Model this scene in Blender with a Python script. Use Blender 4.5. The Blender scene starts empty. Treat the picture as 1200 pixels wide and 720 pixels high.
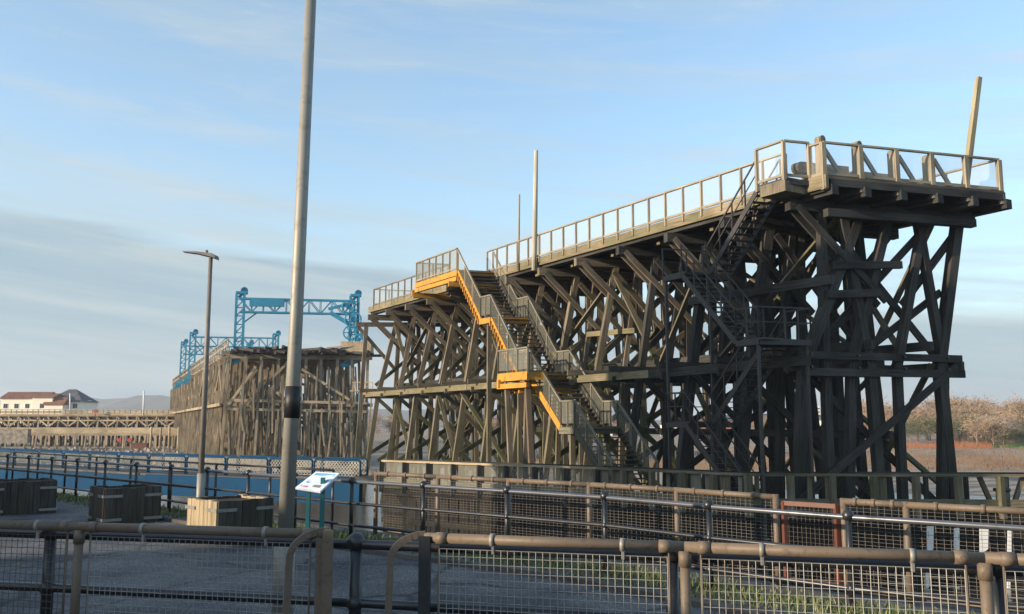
import bpy, math, random
from mathutils import Vector, Matrix
R = math.radians
random.seed(7)
scn = bpy.context.scene
COL = scn.collection

# ------------------------------------------------------------------ camera
EYE = 2.2
F = 1050.0                      # focal length in pixels of a 1200 px wide frame
PITCH = math.atan((497 - 360) / F)
cam_d = bpy.data.cameras.new('camera')
cam_d.sensor_width = 36; cam_d.lens = 36 * F / 1200
cam_d.clip_start = 0.1; cam_d.clip_end = 12000
cam = bpy.data.objects.new('camera', cam_d); COL.objects.link(cam)
cam.location = (0, 0, EYE); cam.rotation_euler = (R(90) + PITCH, 0, 0)
scn.camera = cam

# ------------------------------------------------------------------ world + sun
SUN_EL = 13.0
SD = Vector((-0.92, -0.40, 0)).normalized()          # direction towards the sun, on the ground
world = bpy.data.worlds.new('World'); scn.world = world; world.use_nodes = True
nt = world.node_tree; nt.nodes.clear()
def N(t, typ, **kw):
    n = t.nodes.new(typ)
    for k, v in kw.items():
        if k.startswith('i_'): n.inputs[k[2:].replace('_', ' ')].default_value = v
        else: setattr(n, k, v)
    return n
def math_(t, op, a, b=None, c=None, clamp=False):
    n = t.nodes.new('ShaderNodeMath'); n.operation = op; n.use_clamp = clamp
    for i, v in enumerate((a, b, c)):
        if v is None: continue
        if isinstance(v, (int, float)): n.inputs[i].default_value = v
        else: t.links.new(v, n.inputs[i])
    return n.outputs[0]
def mix_(t, fac, a, b, blend='MIX'):
    n = t.nodes.new('ShaderNodeMix'); n.data_type = 'RGBA'; n.blend_type = blend
    for i, v in ((0, fac), (6, a), (7, b)):
        if isinstance(v, (int, float)): n.inputs[i].default_value = v
        elif isinstance(v, tuple): n.inputs[i].default_value = (*v[:3], 1)
        else: t.links.new(v, n.inputs[i])
    return n.outputs[2]
def ramp_(t, fac, stops):
    n = t.nodes.new('ShaderNodeValToRGB')
    e = n.color_ramp.elements
    while len(e) < len(stops): e.new(0.5)
    for el, (p, c) in zip(e, stops):
        el.position = p; el.color = (*c, 1) if isinstance(c, tuple) else (c, c, c, 1)
    t.links.new(fac, n.inputs[0]); return n.outputs[0]
sky = N(nt, 'ShaderNodeTexSky', sky_type='NISHITA', sun_disc=False)
sky.sun_elevation = R(SUN_EL); sky.sun_rotation = math.atan2(SD.x, SD.y)
sky.air_density = 1.0; sky.dust_density = 1.0; sky.ozone_density = 2.2
tc = N(nt, 'ShaderNodeTexCoord'); sep = N(nt, 'ShaderNodeSeparateXYZ')
nt.links.new(tc.outputs['Generated'], sep.inputs[0])
sx, sy, sz = sep.outputs
ysafe = math_(nt, 'MAXIMUM', math_(nt, 'ABSOLUTE', sy), 0.25)
ratio = math_(nt, 'DIVIDE', sx, ysafe)
comb = N(nt, 'ShaderNodeCombineXYZ')
nt.links.new(math_(nt, 'MULTIPLY', sx, 1.0), comb.inputs[0]); nt.links.new(math_(nt, 'MULTIPLY', sy, 1.0), comb.inputs[1])
nt.links.new(math_(nt, 'MULTIPLY', sz, 6.0), comb.inputs[2])
n1 = N(nt, 'ShaderNodeTexNoise', i_Scale=3.2, i_Detail=6.0, i_Roughness=0.55); nt.links.new(comb.outputs[0], n1.inputs['Vector'])
n2 = N(nt, 'ShaderNodeTexNoise', i_Scale=1.4, i_Detail=7.0, i_Roughness=0.6); nt.links.new(comb.outputs[0], n2.inputs['Vector'])
edge = math_(nt, 'SUBTRACT', 0.155, math_(nt, 'MULTIPLY', ratio, 0.095))
edge = math_(nt, 'ADD', edge, math_(nt, 'MULTIPLY', math_(nt, 'SUBTRACT', n1.outputs[0], 0.5), 0.05))
bank = math_(nt, 'DIVIDE', math_(nt, 'SUBTRACT', edge, sz), 0.012, clamp=True)
bank = math_(nt, 'MULTIPLY', bank, 0.8)
comb2 = N(nt, 'ShaderNodeCombineXYZ'); nt.links.new(sx, comb2.inputs[0]); nt.links.new(sy, comb2.inputs[1])
nt.links.new(math_(nt, 'ADD', math_(nt, 'MULTIPLY', sz, 17.0), math_(nt, 'MULTIPLY', ratio, 1.6)), comb2.inputs[2])
n3 = N(nt, 'ShaderNodeTexNoise', i_Scale=1.5, i_Detail=9.0, i_Roughness=.62); nt.links.new(comb2.outputs[0], n3.inputs['Vector'])
low = math_(nt, 'DIVIDE', math_(nt, 'SUBTRACT', 0.11, sz), 0.11, clamp=True)
bf = math_(nt, 'ADD', n3.outputs[0], math_(nt, 'MULTIPLY', low, 0.13))
bankcol = ramp_(nt, bf, [(0.42, (1.28, 1.78, 2.16)), (0.53, (1.62, 2.12, 2.4)), (0.62, (2.1, 2.5, 2.62)), (0.74, (2.55, 2.8, 2.8))])
above = math_(nt, 'DIVIDE', math_(nt, 'SUBTRACT', 0.42, sz), 0.42, clamp=True)
wisp = ramp_(nt, n2.outputs[0], [(0.38, 0.0), (0.66, 1.0)])
streak = ramp_(nt, n3.outputs[0], [(0.46, 0.0), (0.68, 1.0)])
wispf = math_(nt, 'ADD', math_(nt, 'MULTIPLY', wisp, 0.22), math_(nt, 'MULTIPLY', math_(nt, 'POWER', above, 1.5), 0.55))
wispf = math_(nt, 'ADD', wispf, math_(nt, 'MULTIPLY', streak, 0.42), clamp=True)
skyc = mix_(nt, 1.0, sky.outputs[0], (1.38, 1.42, 1.36), 'MULTIPLY')
skyc = mix_(nt, wispf, skyc, (2.25, 2.66, 2.8))
n4 = N(nt, 'ShaderNodeTexNoise', i_Scale=4.5, i_Detail=9.0, i_Roughness=.68, i_Distortion=.6); nt.links.new(comb.outputs[0], n4.inputs['Vector'])
fine = math_(nt, 'MULTIPLY', ramp_(nt, n4.outputs[0], [(0.48, 0.0), (0.74, 1.0)]), math_(nt, 'ADD', .18, math_(nt, 'MULTIPLY', streak, .5)))
skyc = mix_(nt, fine, skyc, (2.95, 3.1, 3.15))
skyc = mix_(nt, bank, skyc, bankcol)
bg = N(nt, 'ShaderNodeBackground', i_Strength=0.15); nt.links.new(skyc, bg.inputs['Color'])
wo = N(nt, 'ShaderNodeOutputWorld'); nt.links.new(bg.outputs[0], wo.inputs['Surface'])

sl = bpy.data.lights.new('sun', 'SUN'); sl.energy = 4.6; sl.angle = R(0.5); sl.color = (1.0, 0.83, 0.62)
so = bpy.data.objects.new('sun', sl); COL.objects.link(so)
sdir = Vector((SD.x * math.cos(R(SUN_EL)), SD.y * math.cos(R(SUN_EL)), math.sin(R(SUN_EL))))
so.rotation_euler = sdir.to_track_quat('Z', 'Y').to_euler(); so.location = (-40, -20, 40)
scn.view_settings.view_transform = 'Standard'; scn.view_settings.look = 'None'
scn.view_settings.gamma = 1; scn.view_settings.exposure = 0.75
try: scn.view_settings.use_curve_mapping = False
except Exception: pass
scn.cycles.volume_bounces = 0

# ------------------------------------------------------------------ helpers
def at(px, py, Y):
    """world point on the pixel's ray (1200x720 frame) at ground distance Y"""
    u = (px - 600) / F; v = (360 - py) / F
    d = Vector((u, math.cos(PITCH) - v * math.sin(PITCH), math.sin(PITCH) + v * math.cos(PITCH)))
    return Vector((0, 0, EYE)) + d * (Y / d.y)

class MB:
    def __init__(s): s.v = []; s.f = []; s.uv = []; s.sm = []; s.mi = []; s.m = 0
    def face(s, pts, uvs=None, smooth=False):
        b = len(s.v); s.v += [tuple(p) for p in pts]; s.f.append(tuple(range(b, b + len(pts))))
        s.uv.append(uvs or [(p[0], p[1]) for p in pts]); s.sm.append(smooth); s.mi.append(s.m)
    def prism(s, lo, hi, cap=True):
        """two rings of equal count joined"""
        n = len(lo); o = random.random() * 40
        L = (Vector(hi[0]) - Vector(lo[0])).length
        per = 0
        for i in range(n):
            j = (i + 1) % n; e = (Vector(lo[j]) - Vector(lo[i])).length
            s.face([lo[i], lo[j], hi[j], hi[i]], [(o, per + o), (o, per + e + o), (o + L, per + e + o), (o + L, per + o)])
            per += e
        if cap:
            s.face(list(reversed(lo)), [(p[0] + p[2], p[1] + o) for p in reversed(lo)])
            s.face(list(hi), [(p[0] + p[2], p[1] + o) for p in hi])
    def beam(s, a, b, w=.3, h=None, up=(0, 0, 1), w1=None, roll=0):
        a = Vector(a); b = Vector(b); h = w if h is None else h
        d = (b - a).normalized(); up = Vector(up)
        if abs(d.dot(up)) > .98: up = Vector((0.96, 0.277, 0))
        x = d.cross(up).normalized(); y = x.cross(d).normalized()
        if roll: 
            q = Matrix.Rotation(roll, 3, d); x = q @ x; y = q @ y
        def ring(c, w, h): return [c + x * sx * w / 2 + y * sy * h / 2 for sx, sy in ((-1, -1), (1, -1), (1, 1), (-1, 1))]
        k = (w1 / w) if w1 else 1
        s.prism(ring(a, w, h), ring(b, w * k, h * k))
    def box(s, c, sz, rz=0):
        c = Vector(c); m = Matrix.Rotation(rz, 3, 'Z')
        def r(z): return [c + m @ Vector((a * sz[0] / 2, b * sz[1] / 2, z * sz[2] / 2)) for a, b in ((-1, -1), (1, -1), (1, 1), (-1, 1))]
        s.prism(r(-1), r(1))
    def tube(s, pts, r, n=10, r1=None, cap=True):
        pts = [Vector(p) for p in pts]; rings = []; L = 0; o = random.random() * 20
        px = None
        for i, p in enumerate(pts):
            d = ((pts[min(i + 1, len(pts) - 1)] - p).normalized() + (p - pts[max(i - 1, 0)]).normalized())
            d = d.normalized() if d.length > 1e-6 else Vector((0, 0, 1))
            if px is None:
                px = d.cross(Vector((0, 0, 1)) if abs(d.z) < .9 else Vector((1, 0, 0))).normalized()
            px = (px - d * px.dot(d)).normalized(); y = d.cross(px)
            rr = r if r1 is None else r + (r1 - r) * i / (len(pts) - 1)
            rings.append([p + px * math.cos(2 * math.pi * k / n) * rr + y * math.sin(2 * math.pi * k / n) * rr for k in range(n)])
        for i in range(len(rings) - 1):
            e = (pts[i + 1] - pts[i]).length
            for k in range(n):
                j = (k + 1) % n; q = 2 * math.pi * r / n
                s.face([rings[i][k], rings[i][j], rings[i + 1][j], rings[i + 1][k]],
                       [(L + o, k * q), (L + o, (k + 1) * q), (L + e + o, (k + 1) * q), (L + e + o, k * q)], n > 5)
            L += e
        if cap:
            s.face(list(reversed(rings[0]))); s.face(rings[-1])
    def ball(s, c, r, n=12, m=8, sz=1):
        c = Vector(c)
        P = lambda i, j: c + Vector((math.cos(2 * math.pi * i / n) * math.sin(math.pi * j / m), math.sin(2 * math.pi * i / n) * math.sin(math.pi * j / m), -math.cos(math.pi * j / m) * sz)) * r
        for j in range(m):
            for i in range(n):
                if j == 0: s.face([P(i, 0), P(i + 1, 1), P(i, 1)], None, True)
                elif j == m - 1: s.face([P(i, j), P(i + 1, j), P(i, m)], None, True)
                else: s.face([P(i, j), P(i + 1, j), P(i + 1, j + 1), P(i, j + 1)], None, True)
    def build(s, name, mats, parent=None, origin=None):
        if not isinstance(mats, (list, tuple)): mats = [mats]
        o0 = Vector(origin) if origin is not None else (parent_loc(parent) if parent else Vector((0, 0, 0)))
        me = bpy.data.meshes.new(name)
        me.from_pydata([tuple(Vector(p) - o0) for p in s.v], [], s.f)
        uvl = me.uv_layers.new(name='UVMap'); i = 0
        flat = []
        for u in s.uv:
            for q in u: flat += [q[0], q[1]]
        uvl.data.foreach_set('uv', flat)
        me.polygons.foreach_set('use_smooth', s.sm); me.polygons.foreach_set('material_index', s.mi)
        for m in mats: me.materials.append(m)
        if any(s.sm):
            import bmesh
            bm = bmesh.new(); bm.from_mesh(me); bmesh.ops.remove_doubles(bm, verts=bm.verts, dist=1e-5)
            bm.to_mesh(me); bm.free()
        me.update()
        o = bpy.data.objects.new(name, me); COL.objects.link(o)
        if parent: 
            o.parent = parent
            if origin is not None: o.location = o0 - parent_loc(parent)
        elif origin is not None: o.location = o0
        return o
def parent_loc(p):
    l = Vector((0, 0, 0))
    while p: l = l + p.location; p = p.parent
    return l
def tag(o, label=None, cat=None, group=None, kind=None):
    if label: o['label'] = label
    if cat: o['category'] = cat
    if group: o['group'] = group
    if kind: o['kind'] = kind
    return o
def thing(name, loc, label, cat, group=None):
    o = bpy.data.objects.new(name, None); COL.objects.link(o); o.location = loc; o.empty_display_size = .3
    return tag(o, label, cat, group)
def copy_tree(o, parent=None):
    c = o.copy(); COL.objects.link(c); c.parent = parent
    for ch in [x for x in bpy.data.objects if x.parent == o]: copy_tree(ch, c)
    return c

# ------------------------------------------------------------------ materials
def mat(name): 
    m = bpy.data.materials.new(name); m.use_nodes = True; t = m.node_tree
    return m, t, t.nodes['Principled BSDF']
def wood(name, c1, c2, green=0.0, rough=.85, scale=1.0, gcol=(0.075, 0.085, 0.03), gz=(8, -2)):
    m, t, b = mat(name)
    tc = N(t, 'ShaderNodeTexCoord'); mp = N(t, 'ShaderNodeMapping'); mp.inputs['Scale'].default_value = (.4 * scale, 4.6 * scale, 1)
    t.links.new(tc.outputs['UV'], mp.inputs[0])
    g = N(t, 'ShaderNodeTexNoise', i_Scale=2.6, i_Detail=8.0, i_Roughness=.65); t.links.new(mp.outputs[0], g.inputs['Vector'])
    l = N(t, 'ShaderNodeTexNoise', i_Scale=.33, i_Detail=3.0); t.links.new(tc.outputs['UV'], l.inputs['Vector'])
    f = math_(t, 'ADD', math_(t, 'MULTIPLY', g.outputs[0], .55), math_(t, 'MULTIPLY', l.outputs[0], .6))
    f = ramp_(t, f, [(.42, 0.0), (.70, 1.0)])
    c = mix_(t, f, c1, c2)
    mp2 = N(t, 'ShaderNodeMapping'); mp2.inputs['Scale'].default_value = (.22, 9, 1); t.links.new(tc.outputs['UV'], mp2.inputs[0])
    ck = N(t, 'ShaderNodeTexNoise', i_Scale=1.6, i_Detail=5.0, i_Roughness=.75); t.links.new(mp2.outputs[0], ck.inputs['Vector'])
    c = mix_(t, ramp_(t, ck.outputs[0], [(.33, .85), (.45, 0.0)]), c, tuple(x * .22 for x in c1))
    st = N(t, 'ShaderNodeTexNoise', i_Scale=1.1, i_Detail=4.0, i_Roughness=.7); t.links.new(tc.outputs['UV'], st.inputs['Vector'])
    c = mix_(t, ramp_(t, st.outputs[0], [(.56, 0.0), (.72, .55)]), c, (c2[0] * .95, c2[1] * .62, c2[2] * .42) if c2[0] < .35 else tuple(x * .5 for x in c2))
    if c2[0] < .14: gcol = tuple(x * c2[0] * 5 for x in gcol)
    if green:
        geo = N(t, 'ShaderNodeNewGeometry'); sp = N(t, 'ShaderNodeSeparateXYZ'); t.links.new(geo.outputs['Position'], sp.inputs[0])
        n = N(t, 'ShaderNodeTexNoise', i_Scale=.5, i_Detail=6.0, i_Roughness=.6); t.links.new(geo.outputs['Position'], n.inputs['Vector'])
        hz = N(t, 'ShaderNodeMapRange'); t.links.new(sp.outputs[2], hz.inputs[0])
        hz.inputs[1].default_value = gz[0]; hz.inputs[2].default_value = gz[1]; hz.inputs[3].default_value = 0; hz.inputs[4].default_value = .22
        gf = math_(t, 'ADD', n.outputs[0], hz.outputs[0]); gf = ramp_(t, gf, [(.5, 0.0), (.72, 1.0)])
        c = mix_(t, math_(t, 'MULTIPLY', gf, green), c, gcol)
    t.links.new(c, b.inputs['Base Color']); b.inputs['Roughness'].default_value = rough
    b.inputs['Specular IOR Level'].default_value = .25
    bp = N(t, 'ShaderNodeBump', i_Strength=.5, i_Distance=.02); t.links.new(g.outputs[0], bp.inputs['Height']); t.links.new(bp.outputs[0], b.inputs['Normal'])
    return m
def paint(name, c, rust=(.10, .045, .02), amt=.3, rough=.5, metal=0.0, scale=6.0, spec=.4, obj=True):
    m, t, b = mat(name)
    tc = N(t, 'ShaderNodeTexCoord')
    n = N(t, 'ShaderNodeTexNoise', i_Scale=scale, i_Detail=8.0, i_Roughness=.7); t.links.new(tc.outputs['Object'], n.inputs['Vector'])
    n2 = N(t, 'ShaderNodeTexNoise', i_Scale=scale * .25, i_Detail=3.0); t.links.new(tc.outputs['Object'], n2.inputs['Vector'])
    f = ramp_(t, n.outputs[0], [(.52, 0.0), (.68, 1.0)])
    c2 = mix_(t, n2.outputs[0], tuple(x * .72 for x in c), tuple(min(1, x * 1.2) for x in c))
    t.links.new(mix_(t, math_(t, 'MULTIPLY', f, amt), c2, rust), b.inputs['Base Color'])
    r = math_(t, 'ADD', math_(t, 'MULTIPLY', n.outputs[0], .3), rough - .15); t.links.new(r, b.inputs['Roughness'])
    b.inputs['Metallic'].default_value = metal; b.inputs['Specular IOR Level'].default_value = spec
    return m
def noisemat(name, stops, scale=1.0, rough=.9, bump=.4, detail=8.0, coord='Object', vscale=(1, 1, 1), bdist=.05):
    m, t, b = mat(name)
    tc = N(t, 'ShaderNodeTexCoord'); mp = N(t, 'ShaderNodeMapping'); mp.inputs['Scale'].default_value = vscale
    t.links.new(tc.outputs[coord], mp.inputs[0])
    n = N(t, 'ShaderNodeTexNoise', i_Scale=scale, i_Detail=detail, i_Roughness=.65); t.links.new(mp.outputs[0], n.inputs['Vector'])
    t.links.new(ramp_(t, n.outputs[0], stops), b.inputs['Base Color']); b.inputs['Roughness'].default_value = rough
    b.inputs['Specular IOR Level'].default_value = .2
    if bump:
        bp = N(t, 'ShaderNodeBump', i_Strength=bump, i_Distance=bdist); t.links.new(n.outputs[0], bp.inputs['Height']); t.links.new(bp.outputs[0], b.inputs['Normal'])
    return m
def panel_mat(name, col, alpha):
    m, t, b = mat(name); tr = N(t, 'ShaderNodeBsdfTransparent'); mx = N(t, 'ShaderNodeMixShader'); mx.inputs[0].default_value = alpha
    b.inputs['Base Color'].default_value = (*col, 1); b.inputs['Roughness'].default_value = .5
    t.links.new(tr.outputs[0], mx.inputs[1]); t.links.new(b.outputs[0], mx.inputs[2]); t.links.new(mx.outputs[0], t.nodes['Material Output'].inputs[0])
    return m
M = {}
M['timber'] = wood('aged_trestle_timber', (.065, .054, .042), (.27, .22, .16), green=.45)
M['timber_dark'] = wood('dark_trestle_timber', (.015, .015, .016), (.07, .067, .062), green=.25)  # dark copy of the aged timber, carrying the near bents' shade
M['brace'] = wood('mossy_brace_timber', (.07, .06, .042), (.2, .165, .115), green=.85)
M['piling'] = wood('tarred_piling', (.006, .005, .005), (.03, .026, .021), green=.2)
M['deck'] = wood('deck_timber', (.05, .043, .035), (.15, .125, .1), green=.3)
M['edge'] = wood('edge_beam_timber', (.13, .105, .07), (.34, .27, .18), green=.5, gz=(20, 6))
M['rail'] = wood('railing_timber', (.17, .145, .105), (.41, .345, .25), green=.15)
M['rail_grey'] = wood('grey_railing_timber', (.12, .11, .09), (.30, .27, .22), green=.3, gz=(20, 0))
M['stair'] = wood('stair_timber', (.04, .035, .029), (.14, .12, .092), green=.3)
M['pole'] = wood('pale_pole_timber', (.33, .3, .235), (.58, .54, .44))
M['pole_y'] = wood('yellowed_pole_timber', (.2, .17, .1), (.36, .31, .2))
M['burnt'] = wood('weathered_far_timber', (.09, .075, .055), (.44, .35, .24), green=.12)
M['char_shade'] = wood('char_shade_timber', (.018, .017, .016), (.08, .07, .06))  # real char on the burnt deck, painted shade inside the low staith
M['pale'] = wood('sun_bleached_timber', (.25, .19, .12), (.6, .47, .32), green=.15)
M['planter'] = wood('sunlit_planter_timber', (.16, .125, .08), (.46, .36, .23), green=.2, gz=(1, 0))  # paler copy, with the sun on the planter's face put into the colour
M['planter_shaded'] = wood('shaded_planter_timber', (.022, .02, .017), (.09, .077, .062), green=.3, gz=(1, 0))  # darker copy of the planter timber, with shade put into the colour
M['yellow'] = paint('yellow_paint', (.50, .25, .045), rust=(.14, .08, .035), amt=.8, scale=2.2, rough=.75, spec=.2)
M['blue'] = paint('gantry_blue_paint', (.04, .26, .40), rust=(.05, .11, .15), amt=.7, scale=1.2, rough=.7, spec=.2)
M['bridge_blue'] = paint('bridge_blue_paint', (.014, .058, .125), rust=(.015, .035, .06), amt=.6, scale=1.2, rough=.9, spec=.05)
M['black'] = paint('black_paint', (.014, .015, .018), rust=(.05, .045, .04), amt=.4, rough=.38, scale=9, spec=.6)
M['dsteel'] = paint('dark_stair_steel', (.035, .035, .035), amt=.5, scale=3)
M['brown'] = paint('brown_rusty_paint', (.15, .112, .078), rust=(.075, .042, .028), amt=.75, rough=.55, scale=14)
M['wire'] = paint('galvanised_wire', (.34, .33, .30), rust=(.16, .09, .05), amt=.7, rough=.45, scale=5, metal=.3)
M['wire_mid'] = paint('dull_wire', (.15, .135, .12), amt=.7, scale=5)
M['glintblack'] = paint('glint_black_rail', (.10, .105, .12), rust=(.02, .02, .02), amt=.7, rough=.34, scale=3, spec=.7, metal=.3)  # lighter black with the top rail's glint put into the colour
M['wire_dark'] = paint('rusted_wire', (.09, .075, .06), amt=.6, scale=5)
M['galv'] = paint('galvanised_steel', (.28, .265, .23), rust=(.16, .14, .1), amt=.6, rough=.55, scale=8, metal=.25)
M['galv_dark'] = paint('grey_lamp_steel', (.20, .175, .15), rust=(.08, .07, .06), amt=.5, rough=.55, scale=8)
M['band'] = paint('black_band', (.012, .012, .013), amt=.2)
M['teal'] = paint('teal_paint', (.015, .13, .14), amt=.2)
M['redgate'] = paint('red_oxide_paint', (.13, .045, .03), amt=.5, scale=7)
M['red'] = paint('red_paint', (.4, .05, .03), amt=.1)
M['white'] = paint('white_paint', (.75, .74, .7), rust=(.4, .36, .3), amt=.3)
M['strap'] = paint('steel_strap', (.25, .25, .23), amt=.6, rough=.5, metal=.4)
M['panelglass'] = panel_mat('rail_mesh_infill', (.7, .72, .7), .15)
M['panelgrey'] = panel_mat('grey_mesh_infill', (.24, .235, .19), .42)
def asphalt_mat():
    m, t, b = mat('asphalt'); tc = N(t, 'ShaderNodeTexCoord')
    n = N(t, 'ShaderNodeTexNoise', i_Scale=.5, i_Detail=8.0, i_Roughness=.6); t.links.new(tc.outputs['Object'], n.inputs['Vector'])
    g = N(t, 'ShaderNodeTexVoronoi', i_Scale=55.0); t.links.new(tc.outputs['Object'], g.inputs['Vector'])
    k = N(t, 'ShaderNodeTexVoronoi', i_Scale=.42, feature='DISTANCE_TO_EDGE'); 
    w = N(t, 'ShaderNodeTexNoise', i_Scale=1.5, i_Detail=4.0); t.links.new(tc.outputs['Object'], w.inputs['Vector'])
    t.links.new(mix_(t, .25, tc.outputs['Object'], w.outputs['Color']), k.inputs['Vector'])
    c = ramp_(t, n.outputs[0], [(.38, (.045, .046, .05)), (.48, (.08, .081, .085)), (.6, (.12, .117, .115))])
    c = mix_(t, 1.0, c, ramp_(t, g.outputs['Color'], [(.2, .45), (.8, 1.65)]), 'MULTIPLY')
    c = mix_(t, ramp_(t, k.outputs['Distance'], [(.004, .75), (.016, 0.0)]), c, (.015, .015, .015))
    t.links.new(c, b.inputs['Base Color']); b.inputs['Roughness'].default_value = .85; b.inputs['Specular IOR Level'].default_value = .3
    bp = N(t, 'ShaderNodeBump', i_Strength=.6, i_Distance=.006); t.links.new(g.outputs['Distance'], bp.inputs['Height']); t.links.new(bp.outputs[0], b.inputs['Normal'])
    return m
M['panelthin'] = panel_mat('thin_mesh_infill', (.24, .235, .19), .26)
M['asphalt'] = asphalt_mat()
M['path'] = noisemat('path_concrete', [(.3, (.075, .073, .07)), (.7, (.15, .145, .135))], scale=1.1)
M['quay'] = noisemat('quay_concrete', [(.3, (.05, .045, .04)), (.7, (.15, .135, .12))], scale=.8)
M['mud'] = noisemat('mud', [(.3, (.14, .115, .085)), (.5, (.24, .2, .15)), (.7, (.42, .37, .3))], scale=.6, rough=.6, bump=.8, bdist=.3)
M['rock'] = noisemat('rubble', [(.3, (.1, .085, .07)), (.7, (.4, .35, .28))], scale=1.5)
M['land'] = noisemat('far_land', [(.35, (.2, .15, .11)), (.5, (.36, .28, .21)), (.65, (.26, .19, .13))], scale=.12, bump=0)
M['reed'] = noisemat('reeds', [(.3, (.2, .12, .08)), (.7, (.36, .25, .16))], scale=.2, bump=0)
M['lawn'] = noisemat('lawn', [(.3, (.10, .16, .04)), (.7, (.2, .26, .07))], scale=.4, bump=0)
M['hill'] = noisemat('hill', [(.3, (.09, .09, .07)), (.5, (.16, .15, .11)), (.7, (.2, .16, .13))], scale=.02, bump=0)
M['twig'] = noisemat('twigs', [(.3, (.24, .17, .12)), (.7, (.42, .31, .21))], scale=.35, bump=0)
M['twig_dark'] = noisemat('evergreen_scrub', [(.3, (.09, .10, .05)), (.7, (.2, .18, .11))], scale=.35, bump=0)
M['orange'] = noisemat('orange_shrub', [(.3, (.38, .13, .07)), (.7, (.5, .24, .12))], scale=.5, bump=0)
M['bark'] = noisemat('bark', [(.3, (.2, .14, .1)), (.7, (.34, .26, .2))], scale=2, bump=0)
M['cream'] = noisemat('cream_render', [(.3, (.76, .70, .56)), (.7, (.84, .79, .66))], scale=.3, bump=0)
M['brick'] = noisemat('red_brick', [(.3, (.3, .12, .07)), (.7, (.45, .2, .12))], scale=.6, bump=0)
M['tile'] = noisemat('roof_tile', [(.3, (.15, .07, .045)), (.7, (.26, .13, .09))], scale=.7, bump=0)
M['slate'] = noisemat('slate', [(.3, (.07, .07, .08)), (.7, (.14, .14, .15))], scale=.7, bump=0)
M['glasswin'] = paint('window_glass', (.05, .06, .08), rough=.2, amt=0)
M['boardpic'] = noisemat('info_panel_face', [(.4, (.75, .78, .8)), (.55, (.62, .7, .78)), (.62, (.78, .76, .72))], scale=3, rough=.35, bump=0)
M['boardblue'] = paint('info_blue', (.16, .42, .65), amt=0); M['boardred'] = paint('info_red', (.55, .06, .06), amt=0)
M['soil'] = noisemat('soil', [(.3, (.02, .017, .013)), (.7, (.06, .05, .035))], scale=6)
def grass_mat():
    m, t, b = mat('grass_blades'); oi = N(t, 'ShaderNodeNewGeometry')
    t.links.new(ramp_(t, oi.outputs['Random Per Island'], [(0, (.05, .09, .02)), (.6, (.1, .14, .035)), (1, (.24, .22, .09))]), b.inputs['Base Color'])
    b.inputs['Roughness'].default_value = .7; return m
M['grass'] = grass_mat()
def water_mat():
    m, t, b = mat('river_water'); b.inputs['Base Color'].default_value = (.035, .04, .038, 1); b.inputs['Roughness'].default_value = .12
    tc = N(t, 'ShaderNodeTexCoord'); mp = N(t, 'ShaderNodeMapping'); mp.inputs['Scale'].default_value = (.5, 1.2, 1); t.links.new(tc.outputs['Object'], mp.inputs[0])
    n = N(t, 'ShaderNodeTexNoise', i_Scale=1.4, i_Detail=6.0, i_Roughness=.6); t.links.new(mp.outputs[0], n.inputs['Vector'])
    bp = N(t, 'ShaderNodeBump', i_Strength=.35, i_Distance=.12); t.links.new(n.outputs[0], bp.inputs['Height']); t.links.new(bp.outputs[0], b.inputs['Normal'])
    return m
M['water'] = water_mat()

# ================================================================== SETTING
WL = -3.2
def sheet(name, pts, z, m, kind='structure'):
    b = MB(); b.face([(x, y, z) for x, y in pts]); return tag(b.build(name, m), kind=kind)
sheet('water', [(-4000, -50), (4000, -50), (4000, 4000), (-4000, 4000)], WL, M['water'])
sheet('riverbed', [(-4500, -60), (4500, -60), (4500, 4500), (-4500, 4500)], WL - 1.5, M['mud'])
RAILPTS = [(-46, 62), (-32, 46.5), (-18.3, 32), (-8.6, 23), (-3.4, 17.8), (1.3, 13.9), (3.36, 11.4), (5.6, 9.6), (9.5, 6.9), (16, 2.5)]
def poly_off(pts, off):
    out = []
    for i, p in enumerate(pts):
        a = Vector(pts[max(i - 1, 0)]); b = Vector(pts[min(i + 1, len(pts) - 1)]); d = (b - a).normalized()
        out.append(Vector(p) + Vector((-d.y, d.x)) * off)
    return out
def resample(pts, step, jitter=0):
    pts = [Vector(p) for p in pts]; out = [pts[0]]; acc = 0; i = 0; cur = pts[0]
    for i in range(1, len(pts)):
        while (pts[i] - cur).length + acc >= step:
            cur = cur + (pts[i] - cur).normalized() * (step - acc); out.append(cur); acc = 0
        acc += (pts[i] - cur).length; cur = pts[i]
    return out
edge_l = [poly_off(RAILPTS, .55 if i < 4 else 1.25)[i] for i in range(len(RAILPTS))]
b = MB()
ring = [(p.x, p.y) for p in edge_l] + [(16, -30), (-90, -30), (-90, 62)]
b.face([(x, y, -.004) for x, y in ring])
for i in range(len(edge_l) - 1):
    p, q = edge_l[i], edge_l[i + 1]
    b.face([(p.x, p.y, -.004), (q.x, q.y, -.004), (q.x, q.y, -5), (p.x, p.y, -5)])
tag(b.build('quay_ground', M['path']), kind='structure')
inner = poly_off(RAILPTS, -1.0)
b = MB(); b.face([(p.x, p.y, .004) for p in inner] + [(16, -20, .004), (-80, -20, .004), (-80, 62, .004)])
tag(b.build('road', M['asphalt']), kind='structure')
# kerb along the grass strip
b = MB(); ki = poly_off(RAILPTS, -.95)
for i in range(3, len(ki) - 1): b.beam((ki[i].x, ki[i].y, .03), (ki[i + 1].x, ki[i + 1].y, .03), .12, .09)
tag(b.build('kerb', M['quay']), kind='structure')
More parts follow.
